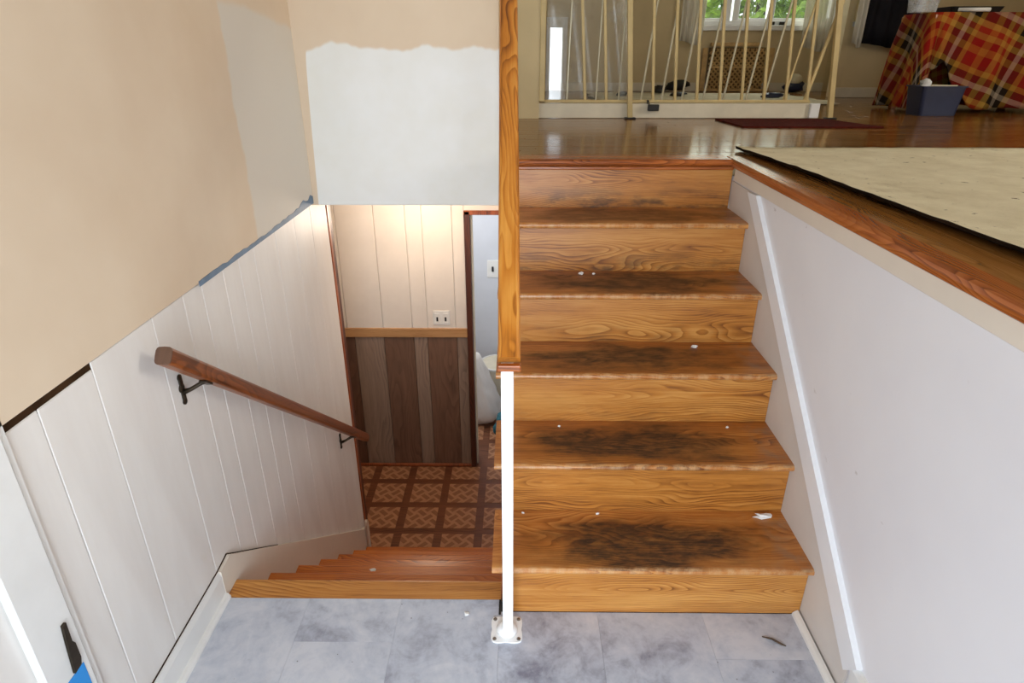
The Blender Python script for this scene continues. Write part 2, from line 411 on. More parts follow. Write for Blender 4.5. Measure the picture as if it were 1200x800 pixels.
def frame_for(d):
    d = d.normalized()
    up = Vector((0, 0, 1)) if abs(d.z) < 0.95 else Vector((0, 1, 0))
    a = d.cross(up).normalized(); b = a.cross(d).normalized()
    return a, b

def add_tube(bm, pts, rad, n=10, cap=True):
    pts = [Vector(p) for p in pts]
    rads = rad if isinstance(rad, (list, tuple)) else [rad]*len(pts)
    rings = []
    for i, p in enumerate(pts):
        d = (pts[min(i+1, len(pts)-1)] - pts[max(i-1, 0)])
        a, b = frame_for(d)
        rings.append([bm.verts.new(p + rads[i]*(math.cos(2*math.pi*k/n)*a + math.sin(2*math.pi*k/n)*b)) for k in range(n)])
    for i in range(len(rings)-1):
        for k in range(n):
            bm.faces.new((rings[i][k], rings[i][(k+1) % n], rings[i+1][(k+1) % n], rings[i+1][k]))
    if cap:
        bm.faces.new(rings[0][::-1]); bm.faces.new(rings[-1])

def add_lathe(bm, prof, center=(0, 0, 0), n=20, M4=None):
    rings = []
    for (r, z) in prof:
        ring = []
        for k in range(n):
            v = Vector((r*math.cos(2*math.pi*k/n), r*math.sin(2*math.pi*k/n), z))
            if M4 is not None: v = M4 @ v
            ring.append(bm.verts.new(v + Vector(center)))
        rings.append(ring)
    for i in range(len(rings)-1):
        for k in range(n):
            bm.faces.new((rings[i][k], rings[i][(k+1) % n], rings[i+1][(k+1) % n], rings[i+1][k]))
    bm.faces.new(rings[0][::-1]); bm.faces.new(rings[-1])

def tube(name, pts, rad, mat, parent=None, n=10, smooth=True):
    c = Vector((0, 0, 0))
    for p in pts: c += Vector(p)
    c /= len(pts)
    bm = bmesh.new(); add_tube(bm, [Vector(p)-c for p in pts], rad, n)
    return link(name, bm, mat, parent, c, smooth)

def lump(name, loc, size, mat, parent=None, amp=0.25, sub=2, seed=0, flat=0.0, smooth=True):
    bm = bmesh.new(); bmesh.ops.create_icosphere(bm, subdivisions=sub, radius=1.0)
    rg = random.Random(seed)
    ph = [(rg.uniform(2, 5), rg.uniform(2, 5), rg.uniform(2, 5), rg.uniform(0, 6)) for _ in range(4)]
    for v in bm.verts:
        d = 1.0
        for a, b, c, p in ph: d += amp/2*math.sin(a*v.co.x + b*v.co.y + c*v.co.z + p)
        v.co = v.co * d
        v.co.x *= size[0]; v.co.y *= size[1]; v.co.z *= size[2]
        v.co.z = max(v.co.z, -size[2]*(1-flat))
    return link(name, bm, mat, parent, loc, smooth)

# ------------------------------------------------------------------ dimensions
XL = -0.8987        # face of the white panelling on the left
W = 0.845           # face of the right wall
H1, RUN = 0.19, 0.23
Y0 = 1.377          # first riser up
NOSE = 0.024
ZU = 6*H1           # 1.14 upper floor
ZL = -7*H1          # -1.33 lower floor
YM = 2.74           # wall above the lower flight
ZC = 0.911          # ceiling of the lower hall
YB = 3.955          # lower back wall
YR = 4.16           # railing by the living room
YK = 7.2            # living room back wall with the window
YJ = 6.2            # nearer part of that wall, at the right
XJ = 2.86           # where the wall steps forward
CEIL = 3.55

# ------------------------------------------------------------------ setting: landing floor
fl = struct(box('floor', -0.9, W, -0.5, 1.420, -0.25, -0.004, M['subfloor']))
xs = [-0.887, -0.63, -0.35, -0.05, 0.24, 0.55, W]
for i in range(6):
    top = 1.4225 if xs[i+1] <= -0.04 else Y0
    cuts = [top, [1.00, 1.267, 0.80, 1.12, 0.90, 1.22][i], [0.40, 0.66, 0.2, 0.52, 0.30, 0.62][i], [-0.2, 0.06, -0.3, -0.08, -0.3, 0.02][i], -0.30]
    for j in range(4):
        if cuts[j] - cuts[j+1] < 0.03: continue
        x1 = xs[i+1] - 0.0002
        box('vinyl_tile', xs[i]+0.0002, x1, cuts[j+1]+0.0002, cuts[j]-0.0002, -0.004, 0.0, M['stone'], fl, 0.0003)

box('gap_shim', -0.0525, -0.0455, 1.366, 1.4215, -0.004, 0.0009, M['black'], fl)
# lower floor of patterned vinyl squares
fl2 = struct(box('floor.001', -2.4, 0.0, 2.60, 6.2, -1.55, ZL-0.003, M['parquet_border']))
P0x, P0y, PT = -0.747, 3.47, 0.262
for i in range(-5, 3):
    for j in range(-3, 8):
        x0 = P0x + i*PT; y0 = P0y + (j-1)*PT + 0.055
        if x0 + 0.21 > -0.06: 
            if x0 > -0.1: continue
        if y0 < 2.98 or y0 + 0.22 > 5.15: continue
        x1 = min(x0 + 0.209, -0.052)
        y1 = y0 + 0.207
        if y0 < YB-0.012 < y1: y1 = YB-0.015
        if y1 - y0 < 0.04 or YB-0.02 < y0 < YB+0.11 and x0 < -0.33: continue
        box('floor_tile', x0, x1, y0, y1, ZL-0.003, ZL, M['parquet'], fl2, 0.0008)

# upper floor of narrow oak strips
fl3 = struct(box('floor.002', -0.03, 4.4, 2.56, 7.5, 0.93, ZU-0.006, M['living_wall']))
struct(box('floor.004', -2.2, -0.03, YM+0.02, 7.5, 0.93, ZU-0.006, M['living_wall']))
fl4 = struct(box('floor.003', W+0.22, 4.4, -0.5, 2.56, 0.93, ZU-0.006, M['living_wall']))
bm = bmesh.new()
y = 2.60; rg = random.Random(3)
while y < 7.4:
    x = -2.2 + rg.uniform(-0.8, 0)
    while x < 4.4:
        L = rg.uniform(0.5, 1.4)
        a, b = max(x, -2.2 if y > YM+0.05 else -0.03)+0.0008, min(x+L, 4.4)-0.0008
        if b > a: add_box(bm, a, b, y+0.0009, y+0.0561, ZU-0.006, ZU + rg.uniform(-0.0006, 0), 0.0007)
        x += L
    y += 0.057
st_ = link('floor_strip', bm, M['floor_oak'], fl3); st_['kind'] = 'stuff'
bm = bmesh.new(); y = -0.5
while y < 2.60:
    x = W + 0.22 + rg.uniform(-0.8, 0)
    while x < 4.4:
        L = rg.uniform(0.5, 1.4)
        a, b = max(x, W+0.22)+0.0008, min(x+L, 4.4)-0.0008
        if b > a: add_box(bm, a, b, y+0.0009, y+0.0561, ZU-0.006, ZU + rg.uniform(-0.0006, 0), 0.0007)
        x += L
    y += 0.057
st_ = link('floor_strip', bm, M['floor_oak'], fl4); st_['kind'] = 'stuff'
# slab between the lower hall and the upper floor (lower hall ceiling)
struct(box('ceiling.001', -2.4, -0.03, YM+0.11, 5.6, ZC, 0.93, M['back_white']))
struct(box('ceiling', -2.3, 4.5, -0.6, 7.6, CEIL, CEIL+0.1, M['ceiling']))

# ------------------------------------------------------------------ left wall
wl = struct(box('wall_left', -1.02, XL-0.012, -0.5, 2.93, -1.6, 0.955, M['groove']))
grooves = [-0.30, 0.10, 0.40, 0.62, 0.87, 1.013, 1.18, 1.425, 1.581, 1.688, 1.83, 1.947, 2.072, 2.279, 2.497, 2.706, 2.935]
for a, b in zip(grooves[:-1], grooves[1:]):
    if b <= 0.62: continue
    top = 0.924 if a >= 1.17 else 0.908
    z0 = max(-1.45, 0.0 if b < 1.45 else -1.45)
    box('wall_plank', XL-0.014, XL, a+0.0007, b-0.0007, z0, top, M['panel_white'], wl, 0.0019)
wl2 = struct(box('wall_left.001', -1.02, XL+0.010, -0.5, YM, 0.931, CEIL, M['wall_left']))
struct(box('trim_1', XL-0.012, XL-0.002, -0.5, YM, 0.900, 0.935, M['darkgap']))
# torn blue paint edge along the far part of the joint
bm = bmesh.new(); rg = random.Random(5)
N = 34; up_, dn = [], []
for i in range(N+1):
    y = 1.66 + (YM-1.665)*i/N
    t = i/N
    hgt = 0.010 + 0.016*max(0, t-0.55)/0.45 + rg.uniform(0, 0.007) + (0.012 if i in (29, 30, 33) else 0)
    dn.append((y, 0.921)); up_.append((y, 0.9235+hgt*0.9))
add_prism(bm, dn + up_[::-1], 0, XL+0.0098, XL+0.0118)
struct(link('trim_2', bm, M['blue_paint']))
# end trim of the panelled wall at the foot of the lower flight
struct(box('trim_3', XL-0.13, XL+0.004, 2.936, 2.962, ZL, ZC, M['jamb'], bev=0.003))
struct(box('trim_4', XL-0.13, XL-0.006, 2.962, 3.03, ZL, ZC, M['dark_jamb'], bev=0.003))
# baseboard and skirt
bb = struct(prism('baseboard_left', [(XL, 0.0), (XL+0.012, 0.0), (XL+0.012, 0.082), (XL+0.006, 0.098), (XL, 0.100)], 1, 0.98, 1.425, M['white']))
struct(prism('trim_5', [(XL+0.012, 0), (XL+0.026, 0), (XL+0.025, 0.008), (XL+0.020, 0.015), (XL+0.012, 0.018)], 1, 0.98, 1.425, M['white']))
pts = [(1.425, -0.02), (1.425, 0.100), (1.492, 0.106)]
pts += [(2.87, -1.000), (2.905, -1.010), (2.925, -1.05), (2.928, -1.12), (2.928, ZL), (2.80, ZL), (1.50, -0.25)]
sk = struct(prism('baseboard_left.001', pts, 0, XL, XL+0.013, M['fascia']))

bm = bmesh.new()
add_prism(bm, [(1.00, 0.0995), (1.425, 0.0995), (1.492, 0.1055), (1.83, -0.1665), (1.83, -0.1625), (1.492, 0.1095), (1.425, 0.1025), (1.00, 0.1025)], 0, XL+0.0002, XL+0.0028)
struct(link('trim_12', bm, M['darkgap']))
struct(prism('trim_13', [(2.890, ZL+0.16), (2.890, -1.000), (2.897, -0.972), (2.909, -0.962), (2.922, -0.972), (2.930, -1.000), (2.930, ZL+0.001), (2.905, ZL+0.001), (2.905, ZL+0.16)], 0, XL+0.0132, XL+0.026, M['fascia']))
# casing, strike plate and blue tape on the near left wall
dc = struct(box('door_1', XL, XL+0.018, 0.80, 0.905, 0.0, 2.1, M['white'], bev=0.004))
box('casing_bead', XL, XL+0.010, 0.908, 0.925, 0.0, 2.1, M['white'], dc, 0.003)
bm = bmesh.new()
add_prism(bm, [(0.858, 0.395), (0.878, 0.398), (0.883, 0.412), (0.883, 0.452), (0.878, 0.462), (0.880, 0.510), (0.871, 0.510), (0.865, 0.462)], 0, XL+0.0185, XL+0.024)
link('strike_plate', bm, M['bronze'], dc)
tp = box('painter_tape', XL+0.0182, XL+0.0195, 0.838, 0.888, 0.30, 0.390, M['blue_tape'])
tag(tp, 'bright blue painter tape strip below the dark strike plate on white casing', 'tape')

# ------------------------------------------------------------------ wall above the lower flight
struct(box('wall_middle', XL-0.12, -0.078, YM, YM+0.11, ZC, CEIL, M['wall_middle'], bev=0.003))

# ------------------------------------------------------------------ lower back wall
wbk = struct(box('wall_back', -2.4, -0.345, YB+0.012, YB+0.11, ZL, ZC, M['groove']))
gx = [-2.3, -1.9, -1.5, -1.32, -1.165, -0.917, -0.717, -0.612, -0.420, -0.342]
for a, b in zip(gx[:-1], gx[1:]):
    box('wall_plank', a+0.0015, b-0.0015, YB, YB+0.013, -0.20, ZC, M['back_white'], wbk, 0.002)
struct(box('trim_6', -2.3, -0.342, YB-0.012, YB+0.012, -0.262, -0.196, M['chair_rail'], bev=0.003))
bx = [(-2.3, -1.9, 'brown1'), (-1.9, -1.5, 'brown2'), (-1.5, -1.31, 'brown3'), (-1.31, -1.120, 'brown1'), (-1.120, -0.919, 'brown2'), (-0.919, -0.7125, 'brown3'),
      (-0.7125, -0.618, 'brown2'), (-0.618, -0.415, 'brown3'), (-0.415, -0.342, 'brown2')]
box('board_backing', -2.3, -0.342, YB+0.011, YB+0.0125, ZL, -0.2, M['groove_dark'], wbk)
for a, b, m in bx:
    box('wall_board', a+0.0012, b-0.0012, YB, YB+0.013, ZL+0.018, -0.262, M[m], wbk, 0.0025)
struct(box('baseboard_back', -2.3, -0.342, YB-0.014, YB+0.002, ZL, ZL+0.022, M['jamb'], bev=0.004))
# door trim and room beyond
dr = struct(box('door_2', -0.342, -0.304, YB-0.016, YB+0.12, ZL, 0.61, M['dark_jamb'], bev=0.004))
box('door_head', -0.342, -0.031, YB-0.016, YB+0.12, 0.585, 0.612, M['jamb'], dr, 0.003)
box('door_stop', -0.304, -0.292, YB+0.03, YB+0.07, ZL, 0.585, M['cream'], dr, 0.002)
struct(box('wall_back.001', -0.342, -0.03, YB+0.0, YB+0.11, 0.612, ZC, M['back_white']))
struct(box('wall_back.002', -1.2, 0.0, 5.2, 5.3, ZL, ZC, M['blue_wall']))
struct(box('wall_right.006', -0.03, 0.05, YB-0.02, 5.3, ZL, ZC, M['blue_wall']))
struct(box('wall_back.003', -1.30, -1.2, YB+0.11, 5.3, ZL, ZC, M['blue_wall']))
struct(box('wall_left.002', -2.5, -2.4, 2.6, YB+0.11, ZL, ZC, M['back_white']))
struct(box('wall_left.003', -2.4, -1.02, 2.80, 2.93, ZL, ZC, M['back_white']))
struct(box('baseboard_back.001', -1.2, 0.0, 5.185, 5.2, ZL, ZL+0.09, M['white'], bev=0.004))

# outlet and light switch
ot = thing('wall_outlet', 'white double wall outlet above the tan chair rail', 'outlet', (-0.515, YB, -0.115))
box('cover_plate', -0.572, -0.458, YB-0.007, YB, -0.170, -0.066, M['outlet'], ot, 0.004, 2)
for dx in (-0.028, 0.028):
    s = box('socket', -0.515+dx-0.017, -0.515+dx+0.017, YB-0.009, YB-0.006, -0.150, -0.086, M['outlet'], ot, 0.004, 2)
    box('slot', -0.515+dx-0.006, -0.515+dx+0.006, YB-0.0105, YB-0.0085, -0.142, -0.112, M['black'], s)
sw = thing('light_switch', 'white light switch plate on the pale blue wall beyond the doorway', 'switch', (-0.205, 5.2, -0.18))
box('cover_plate', -0.262, -0.165, 5.193, 5.2, -0.255, -0.10, M['outlet'], sw, 0.004, 2)
box('toggle', -0.224, -0.206, 5.183, 5.194, -0.200, -0.155, M['black'], sw, 0.003)

# ------------------------------------------------------------------ wall between the flights (under the upper stairs)
bm = bmesh.new()
prof = [(Y0+0.01, ZL), (Y0+0.01, 0.15)]
for i in range(1, 6):
    prof += [(Y0+0.012+RUN*(i-1), H1*i-0.03), (Y0+0.012+RUN*i, H1*i-0.03)]
prof += [(Y0+0.012+5*RUN, ZU-0.05), (YB-0.02, ZU-0.21), (YB-0.02, ZL)]
prof2 = []
for p in prof:
    if not prof2 or (abs(p[0]-prof2[-1][0])+abs(p[1]-prof2[-1][1])) > 1e-5: prof2.append(p)
struct(prism('wall_stair', prof2, 0, -0.030, -0.012, M['wall_right']))

# ------------------------------------------------------------------ right wall
wr = struct(box('wall_right', W, W+0.10, -0.5, Y0+5*RUN+0.02, -0.1, 1.075, M['wall_right']))
struct(box('wall_right.001', W-0.010, W+0.10, -0.5, 2.49, 1.066, 1.112, M['fascia'], bev=0.002))
# sloping skirt trim with a flat board below it
pd = 0.072
def skirt_line(y): return 1.058 + 0.812*(y-2.307)
ny, nz = -math.sin(math.atan(0.812)), math.cos(math.atan(0.812))
pA, pB = (2.307, skirt_line(2.307)), (1.118, skirt_line(1.118))
struct(prism('trim_7', [pB, pA, (pA[0]-0.085, pA[1]+0.004), (pB[0]+ny*pd, pB[1]+nz*pd)], 0, W-0.016, W, M['trim_white']))
struct(prism('trim_8', [(Y0+0.01, 0.0), (pB[0], 0.0), (pB[0], pB[1]), pA, (2.52, 1.058), (2.52, 0.9)], 0, W-0.005, W, M['skirt_grey']))
struct(prism('baseboard_right', [(W-0.013, 0.0), (W, 0.0), (W, 0.142), (W-0.006, 0.140), (W-0.013, 0.126)], 1, -0.3, 1.095, M['white']))
struct(prism('trim_9', [(W-0.028, 0), (W-0.012, 0), (W-0.012, 0.018), (W-0.020, 0.015), (W-0.027, 0.008)], 1, -0.3, Y0-0.002, M['white']))
# oak edge boards around the stair opening
eb = struct(prism('trim_10', [(W-0.020, ZU-0.004), (W-0.022, ZU-0.014), (W-0.018, ZU-0.026), (W-0.012, ZU-0.030), (W+0.035, ZU-0.030), (W+0.035, ZU+0.001), (W-0.012, ZU+0.001)], 1, -0.5, 2.60, M['oak_edge_y']))
box('border_board', W+0.0355, W+0.1275, -0.5, 2.60, ZU-0.020, ZU+0.0006, M['border_oak'], eb, 0.001)
box('border_board', W+0.128, W+0.2195, -0.5, 2.60, ZU-0.020, ZU+0.0004, M['border_oak'], eb, 0.001)
# ------------------------------------------------------------------ entry wall behind the camera, with its open doorway
struct(box('wall_front', -1.02, -0.62, -0.42, -0.30, 0.0, CEIL, M['wall_right']))
struct(box('wall_front.001', 0.42, 4.5, -0.42, -0.30, 0.0, CEIL, M['wall_right']))
struct(box('wall_front.002', -0.62, 0.42, -0.42, -0.30, 2.05, CEIL, M['wall_right']))
# living room shell
struct(box('wall_back.004', -2.3, 0.325, YK, YK+0.12, ZU, CEIL, M['living_wall']))
struct(box('wall_back.005', 0.455, 1.80, YK, YK+0.12, ZU, CEIL, M['living_wall']))
struct(box('wall_back.006', 3.20, 4.5, YK, YK+0.12, ZU, CEIL, M['living_wall']))
struct(box('wall_back.007', 1.80, 3.20, YK, YK+0.12, ZU, 1.76, M['living_wall']))
struct(box('wall_back.008', 1.80, 3.20, YK, YK+0.12, 3.05, CEIL, M['living_wall']))
struct(box('wall_back.009', 0.325, 0.455, YK, YK+0.12, 1.76, CEIL, M['living_wall']))
struct(box('wall_back.010', XJ, 2.92, YJ, YJ+0.12, ZU, CEIL, M['living_wall']))
struct(box('wall_back.011', 3.32, 4.4, YJ, YJ+0.12, ZU, CEIL, M['living_wall']))
struct(box('wall_back.012', 2.92, 3.32, YJ, YJ+0.12, ZU, 1.72, M['living_wall']))
struct(box('wall_back.013', 2.92, 3.32, YJ, YJ+0.12, 3.05, CEIL, M['living_wall']))
w3 = struct(box('window_3', 2.92, 3.32, YJ+0.02, YJ+0.09, 1.72, 1.76, M['white'], bev=0.003))
box('pane', 2.92, 3.32, YJ+0.05, YJ+0.055, 1.76, 3.05, M['glass'], w3)
struct(box('baseboard_back.002', 0.46, 3.2, YK-0.014, YK, ZU, ZU+0.085, M['cream'], bev=0.004))
struct(box('baseboard_back.003', XJ, 4.4, YJ-0.014, YJ, ZU, ZU+0.085, M['cream'], bev=0.004))
struct(box('wall_right.002', 4.4, 4.5, -0.42, 0.5, ZU, CEIL, M['living_wall']))
struct(box('wall_right.003', 4.4, 4.5, 2.3, YK+0.12, ZU, CEIL, M['living_wall']))
struct(box('wall_right.004', 4.4, 4.5, 0.5, 2.3, ZU, 1.75, M['living_wall']))
struct(box('wall_right.005', 4.4, 4.5, 0.5, 2.3, 3.05, CEIL, M['living_wall']))
struct(box('wall_left.004', -2.3, -2.2, YM, YK+0.12, ZU, CEIL, M['living_wall']))
struct(box('wall_stub', -1.1, 0.128, YR+0.0, YR+0.11, ZU, CEIL, M['living_wall']))
struct(box('trim_11', 0.128, 0.162, YR-0.008, YR+0.118, ZU+0.10, CEIL, M['rail_cream'], bev=0.003))

# window 1 (over the lattice cover)
w1 = struct(box('window_1', 1.80, 3.20, YK-0.02, YK+0.10, 1.762, 1.805, M['white'], bev=0.004))
box('window_sill', 1.73, 3.26, YK-0.075, YK-0.005, 1.715, 1.764, M['white'], w1, 0.004)
for x in (1.80, 2.08, 2.165, 2.52, 3.14):
    box('mullion', x, x+0.06, YK-0.005, YK+0.08, 1.80, 3.0, M['white'], w1, 0.004)
box('head_rail', 1.80, 3.20, YK-0.005, YK+0.08, 3.0, 3.05, M['white'], w1, 0.004)
for a, b in ((1.86, 2.08), (2.225, 2.52), (2.58, 3.14)):
    box('pane', a, b, YK+0.035, YK+0.04, 1.80, 3.0, M['glass'], w1)
    box('sash_rail', a, b, YK+0.02, YK+0.06, 1.80, 1.83, M['white'], w1, 0.003)
for a, b in ((2.56, 2.58), (2.63, 2.69)):
    box('sash_latch', a, b, YK-0.06, YK-0.035, 1.764, 1.795, M['black'], w1, 0.003)
# low side pane with its white frame
w2 = struct(box('window_2', 0.285, 0.325, YK-0.012, YK+0.05, ZU, 1.84, M['white'], bev=0.003))
box('frame_post', 0.455, 0.50, YK-0.012, YK+0.05, ZU, 1.84, M['white'], w2, 0.003)
box('head_rail', 0.325, 0.455, YK-0.012, YK+0.05, 1.745, 1.84, M['white'], w2, 0.003)
box('pane', 0.325, 0.455, YK+0.02, YK+0.025, ZU, 1.745, M['glass'], w2)

# ------------------------------------------------------------------ upper staircase
us = thing('staircase', 'worn oak staircase of six risers climbing to the upper floor', 'staircase', (0.38, Y0, 0.0))
stain = [None, (0.01, 0.36, -0.022, 0.120, 0.95), (-0.03, 0.36, -0.005, 0.115, 0.95), (-0.02, 0.36, -0.005, 0.11, 0.92), (0.02, 0.40, 0.0, 0.125, 0.9), (0.02, 0.46, 0.0, 0.14, 0.7)]
for i in range(1, 7):
    y = Y0 + RUN*(i-1)
    xl = -0.0115
    rz = box('riser', xl, W-0.006, y, y+0.018, H1*(i-1)+(0.0015 if i == 1 else 0), H1*i-0.021, M['riser'], us, 0.001)
    rz['dirt'] = [0, .15, .15, .3, .35, .75, .95][i]
    if i < 6:
        z = H1*i; th = 0.022; r = th/2
        yf, ybk = y-NOSE, y+RUN+0.002
        yc = (yf+ybk)/2
        pts = [(ybk-yc, 0), (ybk-yc, -th)]
        for q in range(7):
            a = -math.pi/2 - math.pi*q/6
            pts.append((yf+r+r*math.cos(a)-yc, -r+r*math.sin(a)))
        bm = bmesh.new(); add_prism(bm, pts, 0, -0.4565, 0.4565)
        x0 = (-0.068 + W-0.003)/2
        t = link('tread', bm, M['tread'], us, (x0, yc, z))
        t['stain_x'], t['stain_w'], t['stain_y'], t['stain_d'], t['stain'] = [float(q) for q in stain[i]]
# landing nosing at the top
yt = Y0 + RUN*5
bm = bmesh.new(); th = 0.026; r = th/2
pts = [(0.10, 0.001), (0.10, -th)] + [(-0.024+r+r*math.cos(-math.pi/2-math.pi*q/6), -r+r*math.sin(-math.pi/2-math.pi*q/6)+0.001) for q in range(7)]
add_prism(bm, pts, 0, -0.414, 0.44)
link('top_nosing', bm, M['oak_edge'], us, (0.385, yt, ZU))
box('cove_moulding', -0.03, W-0.006, yt-0.012, yt, ZU-0.040, ZU-0.026, M['oak_edge'], us, 0.004, 2)

# ------------------------------------------------------------------ lower staircase
ls = thing('staircase.001', 'narrow oak staircase going down to the lower hall', 'staircase', (-0.47, 1.5, ZL))
def low_tread(yf, yb_, z, x0, x1, nm, mt):
    th = 0.022; r = th/2; yc = (yf+yb_)/2
    pts = [(yb_-yc, 0), (yb_-yc, -th)][::-1]
    pts = [(yb_-yc, -th), (yb_-yc, 0)]
    arc = [(yf-r+r*math.cos(math.pi/2-math.pi*q/6)-yc, -r+r*math.sin(math.pi/2-math.pi*q/6)) for q in range(7)]
    bm = bmesh.new(); add_prism(bm, [(yb_-yc, -th), (yb_-yc, 0)] + arc, 0, -(x1-x0)/2, (x1-x0)/2)
    return link(nm, bm, mt, ls, ((x0+x1)/2, yc, z))
xa, xb = XL+0.013, -0.031
low_tread(1.502, 1.4235, 0.0005, XL+0.0135, -0.048, 'landing_nosing', M['riser'])
for i in range(1, 7):
    yf = 1.49 + 0.233*i
    low_tread(yf, yf-0.262, -H1*i, xa, xb, 'tread', M['low_tread'])
for i in range(0, 7):
    y = 1.49 + 0.233*i - NOSE
    box('riser', xa, xb, y-0.016, y, -H1*(i+1)+0.0005, -H1*i-0.0225, M['low_tread'], ls, 0.001)

# ------------------------------------------------------------------ stair railing: white post, oak rail
sr = thing('stair_railing', 'oak stair railing on a white square post bolted to the landing', 'railing', (-0.0275, 1.31, 0.0))
bm = bmesh.new(); add_box(bm, -0.0145, 0.0145, -0.0145, 0.0145, 0.012, 0.862, 0.002, 2)
link('post', bm, M['post_white'], sr, (-0.0235, 1.303, 0))
bm = bmesh.new()
n = 40; outl = []
for q in range(n):
    a = 2*math.pi*q/n
    e = 6.0
    rr = 1.0/((abs(math.cos(a))**e + abs(math.sin(a))**e)**(1/e))
    rr *= 1 - 0.05*math.cos(4*a)*0 - 0.06*math.exp(-((((a/(math.pi/2)) % 1.0)-0.0)/0.16)**2) - 0.06*math.exp(-((((a/(math.pi/2)) % 1.0)-1.0)/0.16)**2)
    outl.append((0.045*rr*math.cos(a), 0.045*rr*math.sin(a)))
add_prism(bm, outl, 2, 0.0, 0.005)
bp = link('base_plate', bm, M['post_white'], sr, (-0.0275, 1.31, 0.0002))
bm = bmesh.new(); add_lathe(bm, [(0.030, 0.0), (0.029, 0.010), (0.022, 0.018), (0.0175, 0.022)], n=24)
link('post_collar', bm, M['post_white'], bp, (-0.0265, 1.306, 0.005), smooth=True)
for sx in (-1, 1):
    for sy in (-1, 1):
        bm = bmesh.new(); add_lathe(bm, [(0.0055, 0.0), (0.0055, 0.002), (0.003, 0.0032)], n=10)
        link('screw', bm, M['steel'], bp, (-0.0275+sx*0.034, 1.31+sy*0.034, 0.0052), smooth=False)
r0 = Vector((-0.0185, 1.285, 0.863)); r1 = Vector((-0.036, 2.56, 2.14))
d = r1 - r0; L = d.length
pitch = math.atan2(d.z, math.hypot(d.x, d.y)); yaw = math.atan2(d.y, d.x)
# profile across (y', z') with the long axis on local x
prof = [(-0.0255, -0.018), (-0.0235, -0.021), (0.0235, -0.021), (0.0255, -0.018), (0.0255, 0.010), (0.0225, 0.015), (0.017, 0.018), (-0.017, 0.018), (-0.0225, 0.015), (-0.0255, 0.010)]
bm = bmesh.new(); add_prism(bm, prof, 0, -L/2, L/2)
link('handrail', bm, M['oak_rail'], sr, (r0+r1)/2 + Vector((0, 0, 0.02)), rot=(0, -pitch, yaw))
bm = bmesh.new(); add_box(bm, -0.027, 0.027, -0.008, 0.008, -0.010, 0.006, 0.003, 2)
link('end_cap', bm, M['oak_edge'], sr, r0 + Vector((0, -0.004, 0.004)))
bm = bmesh.new(); add_box(bm, -0.016, 0.016, -0.016, 0.016, 0, 0.88, 0.002, 2)
link('post', bm, M['post_white'], sr, (-0.034, 2.45, ZU))

# ------------------------------------------------------------------ left handrail on its brackets
hr = thing('handrail', 'reddish brown wooden handrail sloping down the white panelled left wall', 'handrail', (XL+0.06, 2.14, 0.1))
a = Vector((XL+0.060, 1.340, 0.862)); b = Vector((XL+0.060, 2.955, -0.425))
d = b - a; L = d.length; pit = math.atan2(d.z, d.y)
prof = []
for q in range(16):
    an = 2*math.pi*q/16
    prof.append((0.020*math.copysign(abs(math.cos(an))**0.45, math.cos(an)), 0.022*math.copysign(abs(math.sin(an))**0.55, math.sin(an))))
bm = bmesh.new(); add_prism(bm, prof, 0, -L/2, L/2)
link('rail', bm, M['red_rail'], hr, (a+b)/2, rot=(0, -pit, math.pi/2))
bm = bmesh.new(); add_prism(bm, [(p[0]*1.01, p[1]*1.01) for p in prof], 0, -0.002, 0.002)
e = link('end_face', bm, M['brown1'], hr, a - d.normalized()*0.001, rot=(0, -pit, math.pi/2)); e['label'] = 'dark sawn end of the rail'
for (y, z) in ((1.475, 0.700), (2.700, -0.276)):
    yy = y
    zr = a.z + (yy - a.y) * d.z/d.y - 0.028
    bm = bmesh.new()
    add_lathe(bm, [(0.013, 0.0), (0.013, 0.003), (0.008, 0.006)], (0, 0, 0), 14, Matrix.Rotation(math.pi/2, 4, 'Y'))
    add_box(bm, 0.0, 0.005, -0.008, 0.008, -0.042, 0.036, 0.002, 2)
    add_lathe(bm, [(0.009, 0.0), (0.009, 0.004), (0.005, 0.006)], (0, 0, 0.032), 12, Matrix.Rotation(math.pi/2, 4, 'Y'))
    add_lathe(bm, [(0.009, 0.0), (0.009, 0.004), (0.005, 0.006)], (0, 0, -0.040), 12, Matrix.Rotation(math.pi/2, 4, 'Y'))
    br = link('bracket', bm, M['bronze'], hr, (XL, y, z))
    tube('bracket_arm', [(XL+0.004, y, z-0.012), (XL+0.025, y+0.004, z-0.004), (XL+0.045, y+0.012, zr-0.020), (XL+0.058, y+0.018, zr-0.014)], [0.008, 0.006, 0.006, 0.007], M['bronze'], br, 8)
    bm = bmesh.new(); add_box(bm, -0.022, 0.022, -0.010, 0.010, -0.003, 0.003, 0.002)
    link('saddle', bm, M['bronze'], br, (XL+0.060, y+0.018, zr-0.018), rot=(0, -pit, math.pi/2))

